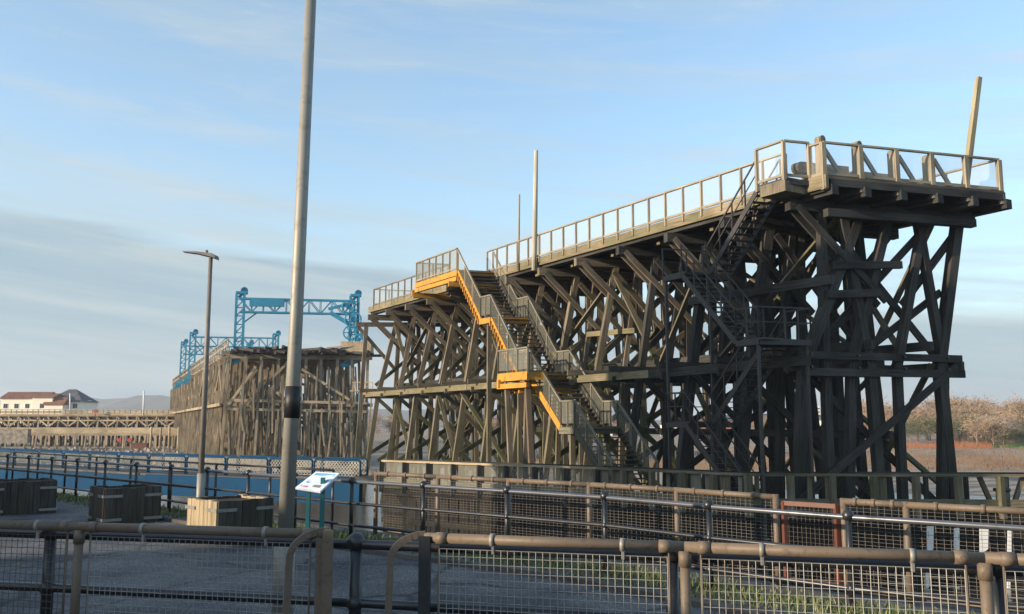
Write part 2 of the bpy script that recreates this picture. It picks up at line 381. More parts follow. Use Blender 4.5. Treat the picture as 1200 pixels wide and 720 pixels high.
# grass strip
gm = MB(); line = resample([tuple(p) for p in RAILPTS], .02)
for p in line:
    if p.y > 46: continue
    far = p.y / 12
    for k in range(9 if p.y < 20 else 4):
        t = random.gauss(0, .36); 
        if random.random() < .25 + .2 * math.sin(p.x * 2.3) * math.sin(p.y * 1.1): continue
        x = p.x + t * .75 + random.uniform(-.1, .1); y = p.y + t * .65 + random.uniform(-.1, .1)
        if t < -.85 or t > 1.3: continue
        h = random.uniform(.04, .15) * (1.0 if abs(t) < .3 else .7); a = random.uniform(0, 6.28); w = .014 * max(1, far * .8)
        lx, ly = random.uniform(-.06, .06), random.uniform(-.06, .06)
        gm.face([(x - w * math.cos(a), y - w * math.sin(a), 0), (x + w * math.cos(a), y + w * math.sin(a), 0), (x + lx, y + ly, h)])
tag(gm.build('grass', M['grass']), 'scrubby green grass growing along the foot of the riverside railing', 'grass', kind='stuff')
mb = MB(); rl_ = random.Random(3)
for i in range(900):
    x, y = rl_.uniform(-16, 9), rl_.uniform(7, 22)
    e_ = min((Vector((x, y)) - Vector(q)).length for q in RAILPTS)
    if rl_.random() > math.exp(-e_ / 3) + .12: continue
    a = rl_.uniform(0, 6.28); q = rl_.uniform(.015, .045); dx, dy = math.cos(a) * q, math.sin(a) * q
    mb.face([(x - dx, y - dy, .008), (x + dy * .5, y - dx * .5, .02), (x + dx, y + dy, .01), (x - dy * .5, y + dx * .5, .022)])
tag(mb.build('fallen_leaves', M['land']), 'small dry brown leaves scattered over the road and path', 'leaves', kind='stuff')
# mud banks and far land
def terrain(name, x0, x1, y0, y1, nx, ny, fn, m):
    b = MB(); P = [[Vector((x0 + (x1 - x0) * i / nx, y0 + (y1 - y0) * j / ny, 0)) for i in range(nx + 1)] for j in range(ny + 1)]
    for r in P:
        for p in r: p.z = fn(p.x, p.y)
    for j in range(ny):
        for i in range(nx): b.face([P[j][i], P[j][i + 1], P[j + 1][i + 1], P[j + 1][i]], None, True)
    return tag(b.build(name, m), kind='structure')
def nz(x, y, s=1.0): return (math.sin(x * .9 / s + 1.7 * math.sin(y * .5 / s)) + math.sin(y * 1.3 / s + 2.1 * math.sin(x * .37 / s))) * .5
def shore(x): return 64 + 5 * math.sin(x * .11) if x > -5 else 64 + min(120, (-x - 5) * 3)
terrain('mud_bank', -150, 0, 78, 200, 90, 60, lambda x, y: min(-2.55, -4.0 + (y - 78) * .06 - max(0, x + 25) * .045 + .22 * nz(x, y, 2.5) + .12 * nz(x, y, .9)), M['mud'])
def landz(x, y):
    s = shore(x); d = y - s
    return -4 if d < -15 else min(-1.9, -3.3 + d * .012 + .9 * min(1, max(0, (y - 132) / 18))) + .1 * nz(x, y, 4)
terrain('far_bank', -500, 900, 42, 620, 200, 150, landz, M['land'])
terrain('lawn', 84, 190, 150.5, 178, 50, 20, lambda x, y: landz(x, y) + .02 + max(0, min(1, (y - 151) / 9, (x - 86) / 9)) * (.35 + (y - 151) * .04), M['lawn'])
def ridge(name, x0, x1, y, h, m, seed):
    random.seed(seed); ph = [random.uniform(0, 6) for _ in range(6)]
    def fn(px, py):
        k = max(0, 1 - abs(py - y) / 400)
        t = px / 1000
        return -2 + k * (h(px) * (1 + .16 * math.sin(t * 7 + ph[0]) + .08 * math.sin(t * 19 + ph[1]) + .04 * math.sin(t * 47 + ph[2]) + .02 * math.sin(t * 131 + ph[3])))
    return terrain(name, x0, x1, y - 400, y + 400, 200, 8, fn, m)
ridge('hills', -2600, 2600, 2000, lambda x: 56 if x < -600 else max(8, 56 - (x + 600) * .045) if x < 400 else 11 + max(0, (x - 400)) * .01, M['hill'], 3)

# ================================================================== NEAR STAITH
C0 = Vector((11.27, 31.2)); U = Vector((-.516, .857)); WV = Vector((.96, .277))
DK = 11.0; RT = 12.25; BASE = -.6; MIDZ = 4.35; WID = 7.7
def P(s, w, z): q = C0 + U * s + WV * w; return Vector((q.x, q.y, z))
rnd = random.Random(11)
j = lambda a: rnd.uniform(-a, a)
root = thing('timber_staith', P(0, 0, BASE), 'tall dark timber coal staith on raking trestle legs, nearest and largest, with railed deck', 'staith')
UP3 = Vector((U.x, U.y, 0)); WV3 = Vector((WV.x, WV.y, 0))
def leg_poly(mb, s, ws, zs, t=.33, ds=0):
    for i in range(len(ws) - 1):
        mb.beam(P(s + ds * i, ws[i], zs[i] - (.05 if i else 0)), P(s + ds * (i + 1), ws[i + 1], zs[i + 1] + .05), t * rnd.uniform(.92, 1.08), t * rnd.uniform(.92, 1.08), up=WV3, roll=j(.06))
GEN = [(-.5, .55, 1.7), (1.7, 2.1, 2.9), (3.1, 3.0, 3.1), (4.6, 4.5, 4.5), (5.7, 5.5, 5.3), (7.2, 6.5, 6.0)]
END = [(-.8, 0, 2.7), (1.4, 2.0, 4.0), (3.9, 4.0, 5.6), (6.3, 5.9, 7.2), (.8, .9, 1.0), (3.1, 2.8, 1.9), (5.4, 6.1, 5.3)]
SS = [1.4 + 3.4 * k for k in range(13)]
for k, s in enumerate(SS):
    near = k < 5
    tm = M['timber_dark'] if k < 4 else M['timber']; bmt = M['timber_dark'] if k < 4 else M['brace']  # nearest bents: their shade is put into the darker timber colour
    b = MB()
    b.beam(P(s, -.4, 10.2), P(s, WID + .2, 10.2), .36, .4)
    bent = b.build('trestle_bent', tm, root, origin=P(s, 0, BASE))
    wl = [(P(s - .22, -1.0 if k else -.4, MIDZ + .32), P(s - .22, 6.7, MIDZ + .3), .14, .27), (P(s + .22, -.6, MIDZ - .12), P(s + .22, 6.75, MIDZ - .1), .14, .28)]
    if k == 0: wl += [(P(s - .26, -.2, MIDZ - .3), P(s - .26, 6.75, MIDZ - .28), .14, .28), (P(s - .24, 1.2, 8.0), P(s - .24, 4.2, 8.15), .16, .28), (P(s - .24, .9, 6.9), P(s - .24, 3.2, 7.05), .16, .28)]
    for q_ in wl: b = MB(); b.beam(*q_); b.build('transverse_waling', tm, bent)
    for q, (w0, w1, w2) in enumerate(END if k == 0 else GEN):
        mb = MB(); a = 0 if k == 0 else .12
        leg_poly(mb, s, [w0 + j(a), w1 + j(a), w2 + j(a)], [-4, MIDZ, 10.05], t=(.36 if q in (0, 3) else .3) if k < 3 else (.31 if q in (0, 3) else .25))
        mb.build('leg', tm, bent)
    # knee struts (paired planks) up to the deck edge on both sides
    mb = MB()
    for ds in (-.17, .17): mb.beam(P(s + ds, -.12, 10.15), P(s + ds, 3.5, 6.7 + j(.1)), .1, .25, up=WV3)
    mb.build('knee_strut', M['timber'] if k > 1 else tm, bent)
    mb = MB(); mb.beam(P(s + .2, WID, 10.1), P(s + .2, 4.6, 6.7), .12, .28, up=WV3); mb.build('knee_strut', tm, bent)
    # transverse cross braces
    for (wa, za, wb, zb) in ((-.6, -.4, 6.6, MIDZ - .1), (6.4, -1.2, .4, MIDZ - .2), (.6, MIDZ + .6, 5.6, 9.6), (6.2, MIDZ + .5, 1.6, 9.7), (2.2, MIDZ + .2, 6.4, 7.4)):
        if k > 0 and rnd.random() < .12: continue
        mb = MB(); ds = .3 if wa < 2 else -.3
        if k == 0: ds = .36 if za > 2 else (-.32 if wa < 2 else .3)
        mb.beam(P(s + ds, wa + j(.25), za + j(.15)), P(s + ds, wb + j(.25), zb + j(.2)), .1, .27, up=WV3)
        mb.build('cross_brace', bmt, bent)
# outrigger frame at the far end
s = 43.0; b = MB(); b.beam(P(s, -1.0, 9.7), P(s, 6, 9.9), .3, .32)
ob = b.build('trestle_bent', M['timber'], root, origin=P(s, 0, BASE))
for w0, w2 in ((-.9, -.2), (1.8, 2.3), (4.2, 3.8)):
    mb = MB(); mb.beam(P(s, w0, -4), P(s, w2, 9.7), .3, .3, up=WV3); mb.build('leg', M['timber'], ob)
mb = MB(); mb.beam(P(s, -.8, 9.5), P(s, 2.0, 6.4), .12, .26, up=WV3); mb.build('knee_strut', M['timber'], ob)
# longitudinal walings and bracing
def part(name, m, beams, parent=root, org=None):
    mb = MB()
    for a in beams: mb.beam(*a[:2], **a[2])
    return mb.build(name, m, parent, origin=org)
for w, z, m_ in ((-.35, MIDZ + .02, 'edge'), (2.6, MIDZ + .75, 'timber_dark'), (5.2, MIDZ + .75, 'timber_dark'), (6.55, MIDZ + .02, 'timber_dark')):
    s0 = 9.5 if w < 0 else 1.0
    part('waling_beam', M[m_], [(P(s0 + i * 8.4, w + (i % 2) * .03, z), P(min(43.2, s0 + (i + 1) * 8.4), w + (i % 2) * .03, z), dict(w=.2, h=.34)) for i in range(int((44.5 - s0) / 8.4) + 1)])
part('waling_beam', M['timber_dark'], [(P(.8, -.32, MIDZ + .1), P(9.6, -.32, MIDZ), dict(w=.2, h=.36)), (P(.8, .8, 7.4), P(8.5, .9, 7.5), dict(w=.16, h=.34))])
part('waling_beam', M['timber_dark'], [(P(1, 3.2, 1.8), P(30, 3.2, 1.9), dict(w=.16, h=.3))])
for w, z0, z1, st in ((.15, -.6, MIDZ, 3.4), (2.95, -1, MIDZ, 3.4), (5.4, -1, MIDZ, 3.4), (6.5, -1, MIDZ, 3.4), (1.5, MIDZ + .4, 9.8, 3.4), (4.2, MIDZ + .4, 9.8, 3.4), (5.9, MIDZ + .4, 9.8, 3.4)):
    for i in range(0, 12, 1 if w > 1 else 2):
        s = SS[i]
        if w < 1 and i < 5: continue
        up = (i + int(w)) % 2 == 0
        a, bb = (z0, z1) if up else (z1, z0)
        if rnd.random() < .1: continue
        span = 3.4 if rnd.random() < .6 or i > 10 else 6.8
        mb = MB(); mb.beam(P(s, w + .18, a + j(.3)), P(s + span, w + .18, bb + j(.3)), .1, .25, up=WV3)
        mb.build('longitudinal_brace', M['brace'], root)
# deck and stringers
mb = MB(); n = int(43 / .24)
for i in range(n):
    s = -.1 + i * .24; mb.beam(P(s + .12, -.05, DK - .06 + j(.006)), P(s + .12, WID + .05, DK - .06 + j(.006)), .225, .11)
mb.build('deck_planks', M['deck'], root)
for w in (.12, 1.5, 3.05, 4.65, 6.25, 7.8):
    mb = MB(); s = .1
    while s < 42.5:
        e = min(42.6, s + 8.5); mb.beam(P(s, w + j(.02), 10.66), P(e, w + j(.02), 10.66), .38, .44); s = e + .01
    o = mb.build('stringer', M['timber_dark'], root)
    mb = MB(); mb.beam(P(-.12, w + .1, 10.5), P(1.6, w + .12, 10.48), .34, .36); mb.build('beam_end', M['timber_dark'], root)
part('edge_beam', M['edge'], [(P(1.2 + i * 5.2, -.16, DK - .2), P(min(42.6, 1.19 + (i + 1) * 5.2), -.16, DK - .2), dict(w=.14, h=.42)) for i in range(8)])
part('edge_beam', M['timber_dark'], [(P(0, WID + .15, DK - .2), P(42.6, WID + .15, DK - .2), dict(w=.14, h=.36))])
part('edge_beam', M['edge'], [(P(-.12, -.1, DK - .22), P(1.2, -.16, DK - .22), dict(w=.16, h=.5))])
part('end_beam', M['timber_dark'], [(P(-.02, .1, DK - .2), P(-.02, WID, DK - .2), dict(w=.14, h=.34)), (P(.75, .6, 9.85), P(.75, 7.2, 9.85), dict(w=.3, h=.3))])
for s in (4.0, 6.4, 9.8, 13.2, 16.6, 20): part('soffit_beam', M['edge'], [(P(s, .4, 10.3), P(s + .9, 3.4, 10.28), dict(w=.2, h=.16))])
# deck railing
def railing(parent, pts, zt, zb, post=.1, step=1.13, m='rail', panel='panelglass', base_drop=.25, names=('post', 'top_rail', 'infill_panel'), every=None, pz=.07, railw=.12):
    """pts: list of points (ground line); vertical posts, a top rail, a bottom rail and infill"""
    name = 'railing'
    mb = MB()
    for a, b_ in zip(pts, pts[1:]):
        mb.beam(a + Vector((0, 0, zt - a.z)), b_ + Vector((0, 0, zt - b_.z)), railw, pz)
    rl = mb.build(name, M[m], parent)
    mb = MB()
    for a, b_ in zip(pts, pts[1:]): mb.beam(Vector((a.x, a.y, zb + .1)), Vector((b_.x, b_.y, zb + .1)), .06, .1)
    mb.build('bottom_rail', M[m], rl)
    for a, b_ in zip(pts, pts[1:]):
        L = (b_ - a).length; n = max(1, round(L / step))
        for i in range(n + 1):
            p = a.lerp(b_, i / n)
            if i == n and b_ is not pts[-1]: continue
            mb = MB(); mb.beam(Vector((p.x, p.y, zb - base_drop)), Vector((p.x, p.y, zt - .03)), post, post, up=WV3); mb.build('post', M[m], rl)
        if panel:
            mb = MB(); a1 = a; b1 = b_
            mb.face([Vector((a1.x, a1.y, zb + .15)), Vector((b1.x, b1.y, zb + .15)), Vector((b1.x, b1.y, zt - .05)), Vector((a1.x, a1.y, zt - .05))]); mb.build('infill_panel', M[panel], rl)
    return rl
railing(root, [P(1.6, -.24, DK), P(24.2, -.24, DK)], RT, DK)
railing(root, [P(.02, -.1, DK), P(.02, WID, DK)], RT, DK, post=.17, step=1.56, base_drop=.5)
railing(root, [P(.02, WID, DK), P(41.6, WID, DK)], RT, DK, step=2.2)
railing(root, [P(29.3, -.2, DK), P(41.6, -.2, DK)], RT, DK, m='rail_grey')
railing(root, [P(41.6, -.2, DK), P(41.6, WID, DK)], RT, DK, m='rail_grey')
railing(root, [P(.02, -.1, DK), P(.6, -.12, DK)], RT, DK, post=.14)
# diagonal props behind the end railing, buffer stops
for w in (0.0, 1.588, 3.18, 4.76):
    part('rail_prop', M['rail'], [(P(.12, w + .05, RT - .2), P(.2, w + .85, DK + .05), dict(w=.08, h=.16))])
for (w, s, h) in ((.05, .28, 12.62), (1.6, .28, 12.55), (3.15, .28, 12.35), (4.7, .28, 12.3)):
    mb = MB(); mb.beam(P(s, w, DK - .4), P(s, w, h - .18), .27, .27, up=WV3); mb.tube([P(s - .14, w, h - .2), P(s + .14, w, h - .2)], .14, 14)
    mb.build('buffer_post', M['edge'], root)
for (w, s) in ((.4, 1.7), (3.2, 2.2)):
    mb = MB(); mb.beam(P(s, w, 11.75), P(s, w + 2.1, 11.72), .34, .42); mb.tube([P(s - .17, w, 11.75), P(s + .17, w, 11.75)], .21, 14)
    for q in (.9, 2.1): mb.beam(P(s + .2, w + q, DK), P(s + .2, w + q, 11.95), .24, .24, up=WV3); mb.beam(P(s + .25, w + q, 11.9), P(s + 1.3, w + q, DK), .16, .2)
    mb.build('buffer_stop', M['timber'], root)

part('support_beam', M['edge'], [(P(18.0, 2.1, 6.9), P(14.0, 2.1, 6.75), dict(w=.14, h=.26))])
for k in (0, 1):
    for w in (0, 2.0, 4.0, 5.95):
        for z in (MIDZ + .32, MIDZ - .12):
            mb = MB(); c_ = P(SS[k] - .33, w, z); mb.tube([c_, P(SS[k] - .4, w, z)], .055, 8); mb.build('bolt', M['dsteel'], root)
# poles standing above the deck
def pole(p, q, r0, r1, m, label, name='timber_pole', sq=False, group=None):
    mb = MB()
    if sq: mb.beam(p, q, r0 * 2, r0 * 2, w1=r1 * 2)
    else: mb.tube([p, p.lerp(q, .5), q], r0, 10, r1)
    return tag(mb.build(name, m, origin=p), label, 'pole', group)
ppos = P(18.7, -.45, 0)
pole(Vector((ppos.x, ppos.y, 10.3)), Vector((ppos.x + .12, ppos.y, 16.9)), .15, .115, M['pole'], 'tallest pale round pole rising from the long side of the near staith deck')
ppos = P(20.6, -.3, 0)
pole(Vector((ppos.x, ppos.y, 10.6)), Vector((ppos.x + .06, ppos.y, 14.9)), .06, .05, M['rail'], 'thin short pole on the deck edge left of the tall pale pole')
ppos = P(.2, 6.15, 0)
pole(Vector((ppos.x, ppos.y, 10.6)), at(1147, 91, ppos.y), .105, .09, M['pole_y'], 'yellowish squared pole leaning right at the river end of the near deck', sq=True)

# ------------------------------------------------------------------ yellow-edged stair
st = thing('timber_stair', P(9.3, -1.1, BASE), 'long grey timber stair with yellow painted beams climbing the near staith in four flights', 'staircase')
WO, WI = -2.3, -.2
def panel_face(mb, a, b_, h0, h1, t=.03):
    n = (b_ - a).cross(Vector((0, 0, 1))).normalized() * t
    z0, z1 = Vector((0, 0, h0)), Vector((0, 0, h1))
    mb.prism([a + z0 - n, b_ + z0 - n, b_ + z0 + n, a + z0 + n], [a + z1 - n, b_ + z1 - n, b_ + z1 + n, a + z1 + n])
def stair_rail(parent, a, b_, m, h=1.15, panel=True, posts=3):
    mb = MB(); up = Vector((0, 0, h)); mb.beam(a + up, b_ + up, .09, .07)
    o = mb.build('handrail', M[m], parent)
    for i in range(posts + 1):
        p = a.lerp(b_, i / posts); q = MB(); q.beam(p - Vector((0, 0, .15)), p + Vector((0, 0, h - .02)), .09, .09, up=WV3); q.build('post', M[m], o)
    if panel:
        q = MB(); q.face([a + Vector((0, 0, .12)), b_ + Vector((0, 0, .12)), b_ + up, a + up]); q.build('infill_panel', M['panelgrey' if abs(a.z - b_.z) < .1 else 'panelthin'], o)
    return o
s = 23.6; z = DK
def landing(s0, s1, z, wo=WO, wi=WI, yellow=True, big=False):
    mb = MB(); n = max(2, int((s1 - s0) / .16))
    for i in range(n): mb.beam(P(s0 + (i + .5) * (s1 - s0) / n, wo, z - .03), P(s0 + (i + .5) * (s1 - s0) / n, wi, z - .03), (s1 - s0) / n - .012, .06)
    o = mb.build('landing', M['stair'], st)
    mb = MB(); m_ = M['yellow'] if yellow else M['rail_grey']
    mb.beam(P(s0 - .05, wo - .04, z - .2), P(s1 + .05, wo - .04, z - .2), .1, .3)
    mb.beam(P(s0 - .03, wo, z - .2), P(s0 - .03, wi, z - .2), .09, .28)
    mb.build('fascia', m_, o)
    if big:
        mb = MB(); mb.beam(P(s0 + .1, wo - .5, z - .85), P(s0 + .1, wi + .3, z - .85), .22, .3); mb.beam(P(s1 - .2, wo - .3, z - .85), P(s1 - .2, wi + .3, z - .85), .22, .3)
        mb.beam(P(s0 - .2, wo - .1, z - .56), P(s1 + .2, wo - .1, z - .56), .2, .24)
        mb.beam(P(s1 - .1, wo - .08, z - .5), P(s1 - .1, wo - .08, z - .9), .26, .5, up=WV3)
        mb.build('bearer', M['yellow'], o)
    return o
la = landing(23.6, 29.2, DK, big=True)
railing(st, [P(29.2, WI, DK), P(29.2, WO, DK), P(23.7, WO, DK)], RT, DK, m='rail', panel='panelgrey', step=.95)
lit = ['yellow', 'yellow', 'yellow', 'stair']
for f in range(4):
    run = 2.75; drop = (3.1, 3.2, 2.6, 2.7)[f]; s1 = s - run; z1 = z - drop
    mb = MB(); nt_ = 14
    for i in range(nt_):
        q = (i + .5) / nt_; mb.beam(P(s - run * q, WO + .05, z - drop * q - .03), P(s - run * q, WI - .05, z - drop * q - .03), .25, .05)
    fl = mb.build('flight', M['stair'], st)
    mb = MB(); mb.beam(P(s, WO, z - .15), P(s1, WO, z1 - .12), .08, .32, up=(0, 0, 1)); mb.build('stringer', M[lit[f]], fl)
    mb = MB(); mb.beam(P(s, WI, z - .15), P(s1, WI, z1 - .12), .08, .32); mb.build('stringer', M['stair'], fl)
    if f < 2:                                             # yellow notched edge
        mb = MB()
        for i in range(nt_):
            q = (i + .7) / nt_; mb.beam(P(s - run * q, WO - .06, z - drop * q - .38), P(s - run * q, WO - .06, z - drop * q - .1), .2, .06, up=UP3)
        mb.build('stringer_trim', M['yellow'], fl)
    stair_rail(fl, P(s, WO, z), P(s1, WO, z1), 'rail_grey' if f else 'rail'); stair_rail(fl, P(s, WI, z), P(s1, WI, z1), 'rail_grey')
    s, z = s1, z1
    if f < 3:
        lo = landing(s - 1.1, s, z, big=(f == 1), yellow=(f < 2))
        stair_rail(lo, P(s, WO, z), P(s - 1.1, WO, z), 'rail_grey', posts=2); stair_rail(lo, P(s, WI, z), P(s - 1.1, WI, z), 'rail_grey', posts=2)
        for w in (WO + .2, WI - .2):
            q = MB(); q.beam(P(s - .55, w, z - .35), P(s - .55 + (.5 if f == 1 else 0), w, -4), .22, .22, up=WV3); q.build('support_post', M['timber'], st)
        s -= 1.1
# side balcony at third landing
mb = MB(); mb.beam(P(14.6, -3.1, 4.50), P(17.4, -3.1, 4.50), .12, .4); mb.beam(P(14.6, -3.1, 4.05), P(17.4, -3.1, 4.05), .2, .24); mb.beam(P(17.2, -3.1, 4.40), P(17.2, -3.1, 4.00), .3, .3, up=WV3)
mb.beam(P(14.7, -3.1, 4.50), P(14.7, -2.1, 4.50), .12, .4); mb.beam(P(17.3, -3.1, 4.50), P(17.3, -2.1, 4.50), .12, .4)
bal = mb.build('side_balcony', M['yellow'], st)
mb = MB()
for i in range(17): mb.beam(P(14.7 + i * .16, -3.1, 4.72), P(14.7 + i * .16, -2.12, 4.72), .148, .05)
mb.build('balcony_floor', M['stair'], bal)
stair_rail(bal, P(14.6, -3.1, 4.70), P(17.4, -3.1, 4.70), 'rail_grey', posts=3); stair_rail(bal, P(17.4, -3.1, 4.70), P(17.4, -2.1, 4.70), 'rail_grey', posts=1)
for sx_, m_ in ((16.9, 'timber'), (15.0, 'brown')):
    q = MB(); q.beam(P(sx_, -2.9, 3.90), P(sx_ - .7, -2.9, -3.8), .24, .24, up=WV3); q.build('support_post', M[m_], st)

# ------------------------------------------------------------------ dark switchback steel stair
ss = thing('steel_stair', P(3, -1.2, BASE), 'dark steel switchback stair zigzagging down beside the river end of the near staith', 'staircase')
def steel_landing(s0, s1, wo, wi, z, rails):
    mb = MB(); mb.beam(P(s0, (wo + wi) / 2, z - .04), P(s1, (wo + wi) / 2, z - .04), abs(wi - wo), .06)
    mb.beam(P(s0, wo, z - .14), P(s1, wo, z - .14), .07, .2); mb.beam(P(s0, wi, z - .14), P(s1, wi, z - .14), .07, .2); mb.beam(P(s0, wo, z - .14), P(s0, wi, z - .14), .07, .2); mb.beam(P(s1, wo, z - .14), P(s1, wi, z - .14), .07, .2)
    o = mb.build('landing', M['dsteel'], ss)
    for a, b_ in rails: steel_rail(o, a, b_)
def steel_rail(parent, a, b_, h=1.1):
    mb = MB(); mb.beam(a + Vector((0, 0, h)), b_ + Vector((0, 0, h)), .05, .05); mb.beam(a + Vector((0, 0, h * .52)), b_ + Vector((0, 0, h * .52)), .035, .035)
    n = max(2, round((b_ - a).length / .9))
    for i in range(n + 1): p = a.lerp(b_, i / n); mb.beam(p - Vector((0, 0, .1)), p + Vector((0, 0, h)), .05, .05, up=WV3)
    mb.build('handrail', M['dsteel'], parent)
zs = [DK, 8.1, 5.2, 2.3, BASE]
SA, SB = 1.9, 4.7
for f in range(4):
    wo, wi = (-1.15, -.2) if f % 2 == 0 else (-2.3, -1.35)
    a, b_ = (SA, SB) if f % 2 == 0 else (SB, SA)
    mb = MB()
    for i in range(14):
        q = (i + .5) / 14; sq = a + (b_ - a) * q; zq = zs[f] + (zs[f + 1] - zs[f]) * q; mb.beam(P(sq, wo, zq), P(sq, wi, zq), .24, .035)
    fl = mb.build('flight', M['dsteel'], ss)
    for w in (wo, wi):
        mb = MB(); mb.beam(P(a, w, zs[f] - .1), P(b_, w, zs[f + 1] - .1), .05, .2); mb.build('stringer', M['dsteel'], fl)
        steel_rail(fl, P(a, w, zs[f]), P(b_, w, zs[f + 1]))
# landings
steel_landing(.6, SA, -1.2, -.2, DK, [])
tp = MB(); tp.box((P(1.25, -.7, DK - .3)), (1.2, 1.1, .42), math.atan2(U.y, U.x)); tp.build('top_platform', M['timber'], ss)
railing(ss, [P(1.9, -1.2, DK), P(.6, -1.2, DK), P(.6, -.15, DK)], RT + .12, DK, post=.12, step=1.0)
steel_landing(SB, SB + 1.1, -2.3, -.2, 8.1, [(P(SB + 1.1, -2.3, 8.1), P(SB + 1.1, -.2, 8.1))])
steel_landing(SA - 1.1, SA, -2.3, -.2, 5.2, [(P(SA - 1.1, -2.3, 5.2), P(SA - 1.1, -.2, 5.2)), (P(SA - 1.1, -2.3, 5.2), P(SA, -2.3, 5.2)), (P(SA - 1.1, -.2, 5.2), P(SA, -.2, 5.2))])
steel_landing(SB, SB + 1.1, -2.3, -.2, 2.3, [(P(SB + 1.1, -2.3, 2.3), P(SB + 1.1, -.2, 2.3)), (P(SB, -2.3, 2.3), P(SB + 1.1, -2.3, 2.3))])
for s_, w in ((SB + 1.0, -2.25), (SB + 1.0, -.3), (SA - 1.0, -2.25), (SA - 1.0, -.3)):
    mb = MB(); mb.beam(P(s_, w, -4), P(s_, w, 8.0 if s_ > 3 else 5.1), .1, .1, up=WV3); mb.build('support_post', M['dsteel'], ss)

# ------------------------------------------------------------------ walkway at the foot of the staith
WK = [(-8.6, 49.5), (-6.2, 43.5), (3.4, 36.2), (8.2, 31.6), (28, 30.6)]
wk = thing('timber_walkway', (8.2, 31.6, BASE), 'low timber walkway with grey post and board parapet along the foot of the near staith', 'walkway')
back = poly_off(WK, 1.3)
mb = MB()
for i in range(len(WK) - 1):
    a, b_, c, d = WK[i], WK[i + 1], back[i + 1], back[i]
    mb.prism([Vector((*a, BASE - .22)), Vector((*b_, BASE - .22)), Vector((*c, BASE - .22)), Vector((*d, BASE - .22))], [Vector((*a, BASE)), Vector((*b_, BASE)), Vector((*c, BASE)), Vector((*d, BASE))])
mb.build('walkway_deck', M['timber_dark'], wk)
def wline(i): return Vector((*WK[i], 0)), Vector((*WK[i + 1], 0))
for i in range(1, 4):
    a, b_ = wline(i); d = (b_ - a).normalized(); nrm = Vector((d.y, -d.x, 0)) * .06; L = (b_ - a).length
    m_ = 'rail_grey' if i < 2 else 'timber'
    mb = MB(); mb.beam(a + Vector((0, 0, .45)), b_ + Vector((0, 0, .45)), .16, .09); tr = mb.build('top_rail', M['pale' if i == 1 else m_], wk)
    mb = MB(); mb.beam(a + Vector((0, 0, BASE + .12)), b_ + Vector((0, 0, BASE + .12)), .08, .24); mb.build('kick_board', M[m_], tr)
    n = round(L / 1.45)
    for k in range(n + 1):
        p = a.lerp(b_, k / n); mb = MB(); mb.beam(p + nrm + Vector((0, 0, -1.0)), p + nrm + Vector((0, 0, .42)), .2, .2, up=WV3); mb.build('post', M['timber_dark'] if i == 1 else M[m_], tr)
    # pile wall below the deck
    mb = MB(); q = 0
    while q < L:
        wd = rnd.uniform(.22, .34); p = a + d * (q + wd / 2) - nrm * 4; mb.beam(p + Vector((0, 0, -4.5)), p + Vector((0, 0, BASE - .24)), wd - .02, .25 + j(.04), up=d); q += wd
    mb.build('pile_wall', M['piling'], wk)
    mb = MB(); mb.beam(a + nrm * -1 + Vector((0, 0, -1.0)), b_ + nrm * -1 + Vector((0, 0, -1.0)), .22, .3); mb.beam(a + nrm * -1.2 + Vector((0, 0, -2.3)), b_ + nrm * -1.2 + Vector((0, 0, -2.3)), .16, .25); mb.build('waling_beam', M['piling'], wk)
    if i == 1:
        mb = MB(); mb.face([a + Vector((0, 0, BASE)) - nrm, b_ + Vector((0, 0, BASE)) - nrm, b_ + Vector((0, 0, .4)) - nrm, a + Vector((0, 0, .4)) - nrm]); mb.build('infill_panel', M['panelgrey'], tr)
    if i >= 2:
        for k in range(int(L / .6)):
            if rnd.random() < (.75 if i == 2 or k < 8 else .12):
                p = a + d * (k * .6 + .3) - nrm; q = MB(); q.beam(p + Vector((0, 0, BASE)), p + Vector((0, 0, .4)), .42 if rnd.random() < .5 else .16, .04, up=nrm.normalized()); q.build('board', M['rail_grey' if rnd.random() < .6 else 'timber'], tr)
    # rear rail
    ba, bb = Vector((*back[i], 0)), Vector((*back[i + 1], 0))
    mb = MB(); mb.beam(ba + Vector((0, 0, .45)), bb + Vector((0, 0, .45)), .12, .08)
    for k in range(n): p = ba.lerp(bb, (k + .5) / n); mb.beam(p + Vector((0, 0, BASE)), p + Vector((0, 0, .42)), .13, .13, up=WV3)
    mb.build('rear_railing', M['timber_dark'], wk)
# bollard with props at the right
b0 = at(1175, 589, 31.4); bo = thing('mooring_bollard', (b0.x, 31.4, BASE), 'squat dark bollard between two slanting props at the right of the walkway', 'bollard')
mb = MB(); c = Vector((b0.x, 31.4, BASE)); mb.tube([c, c + Vector((0, 0, .5))], .2, 12); mb.tube([c + Vector((0, 0, .5)), c + Vector((0, 0, .62))], .27, 12); mb.build('body', M['black'], bo)
for sg in (-1, 1): mb = MB(); mb.beam(c + Vector((sg * .75, 0, 1.0)), c + Vector((sg * .4, 0, .1)), .14, .14); mb.build('prop', M['timber'], bo)
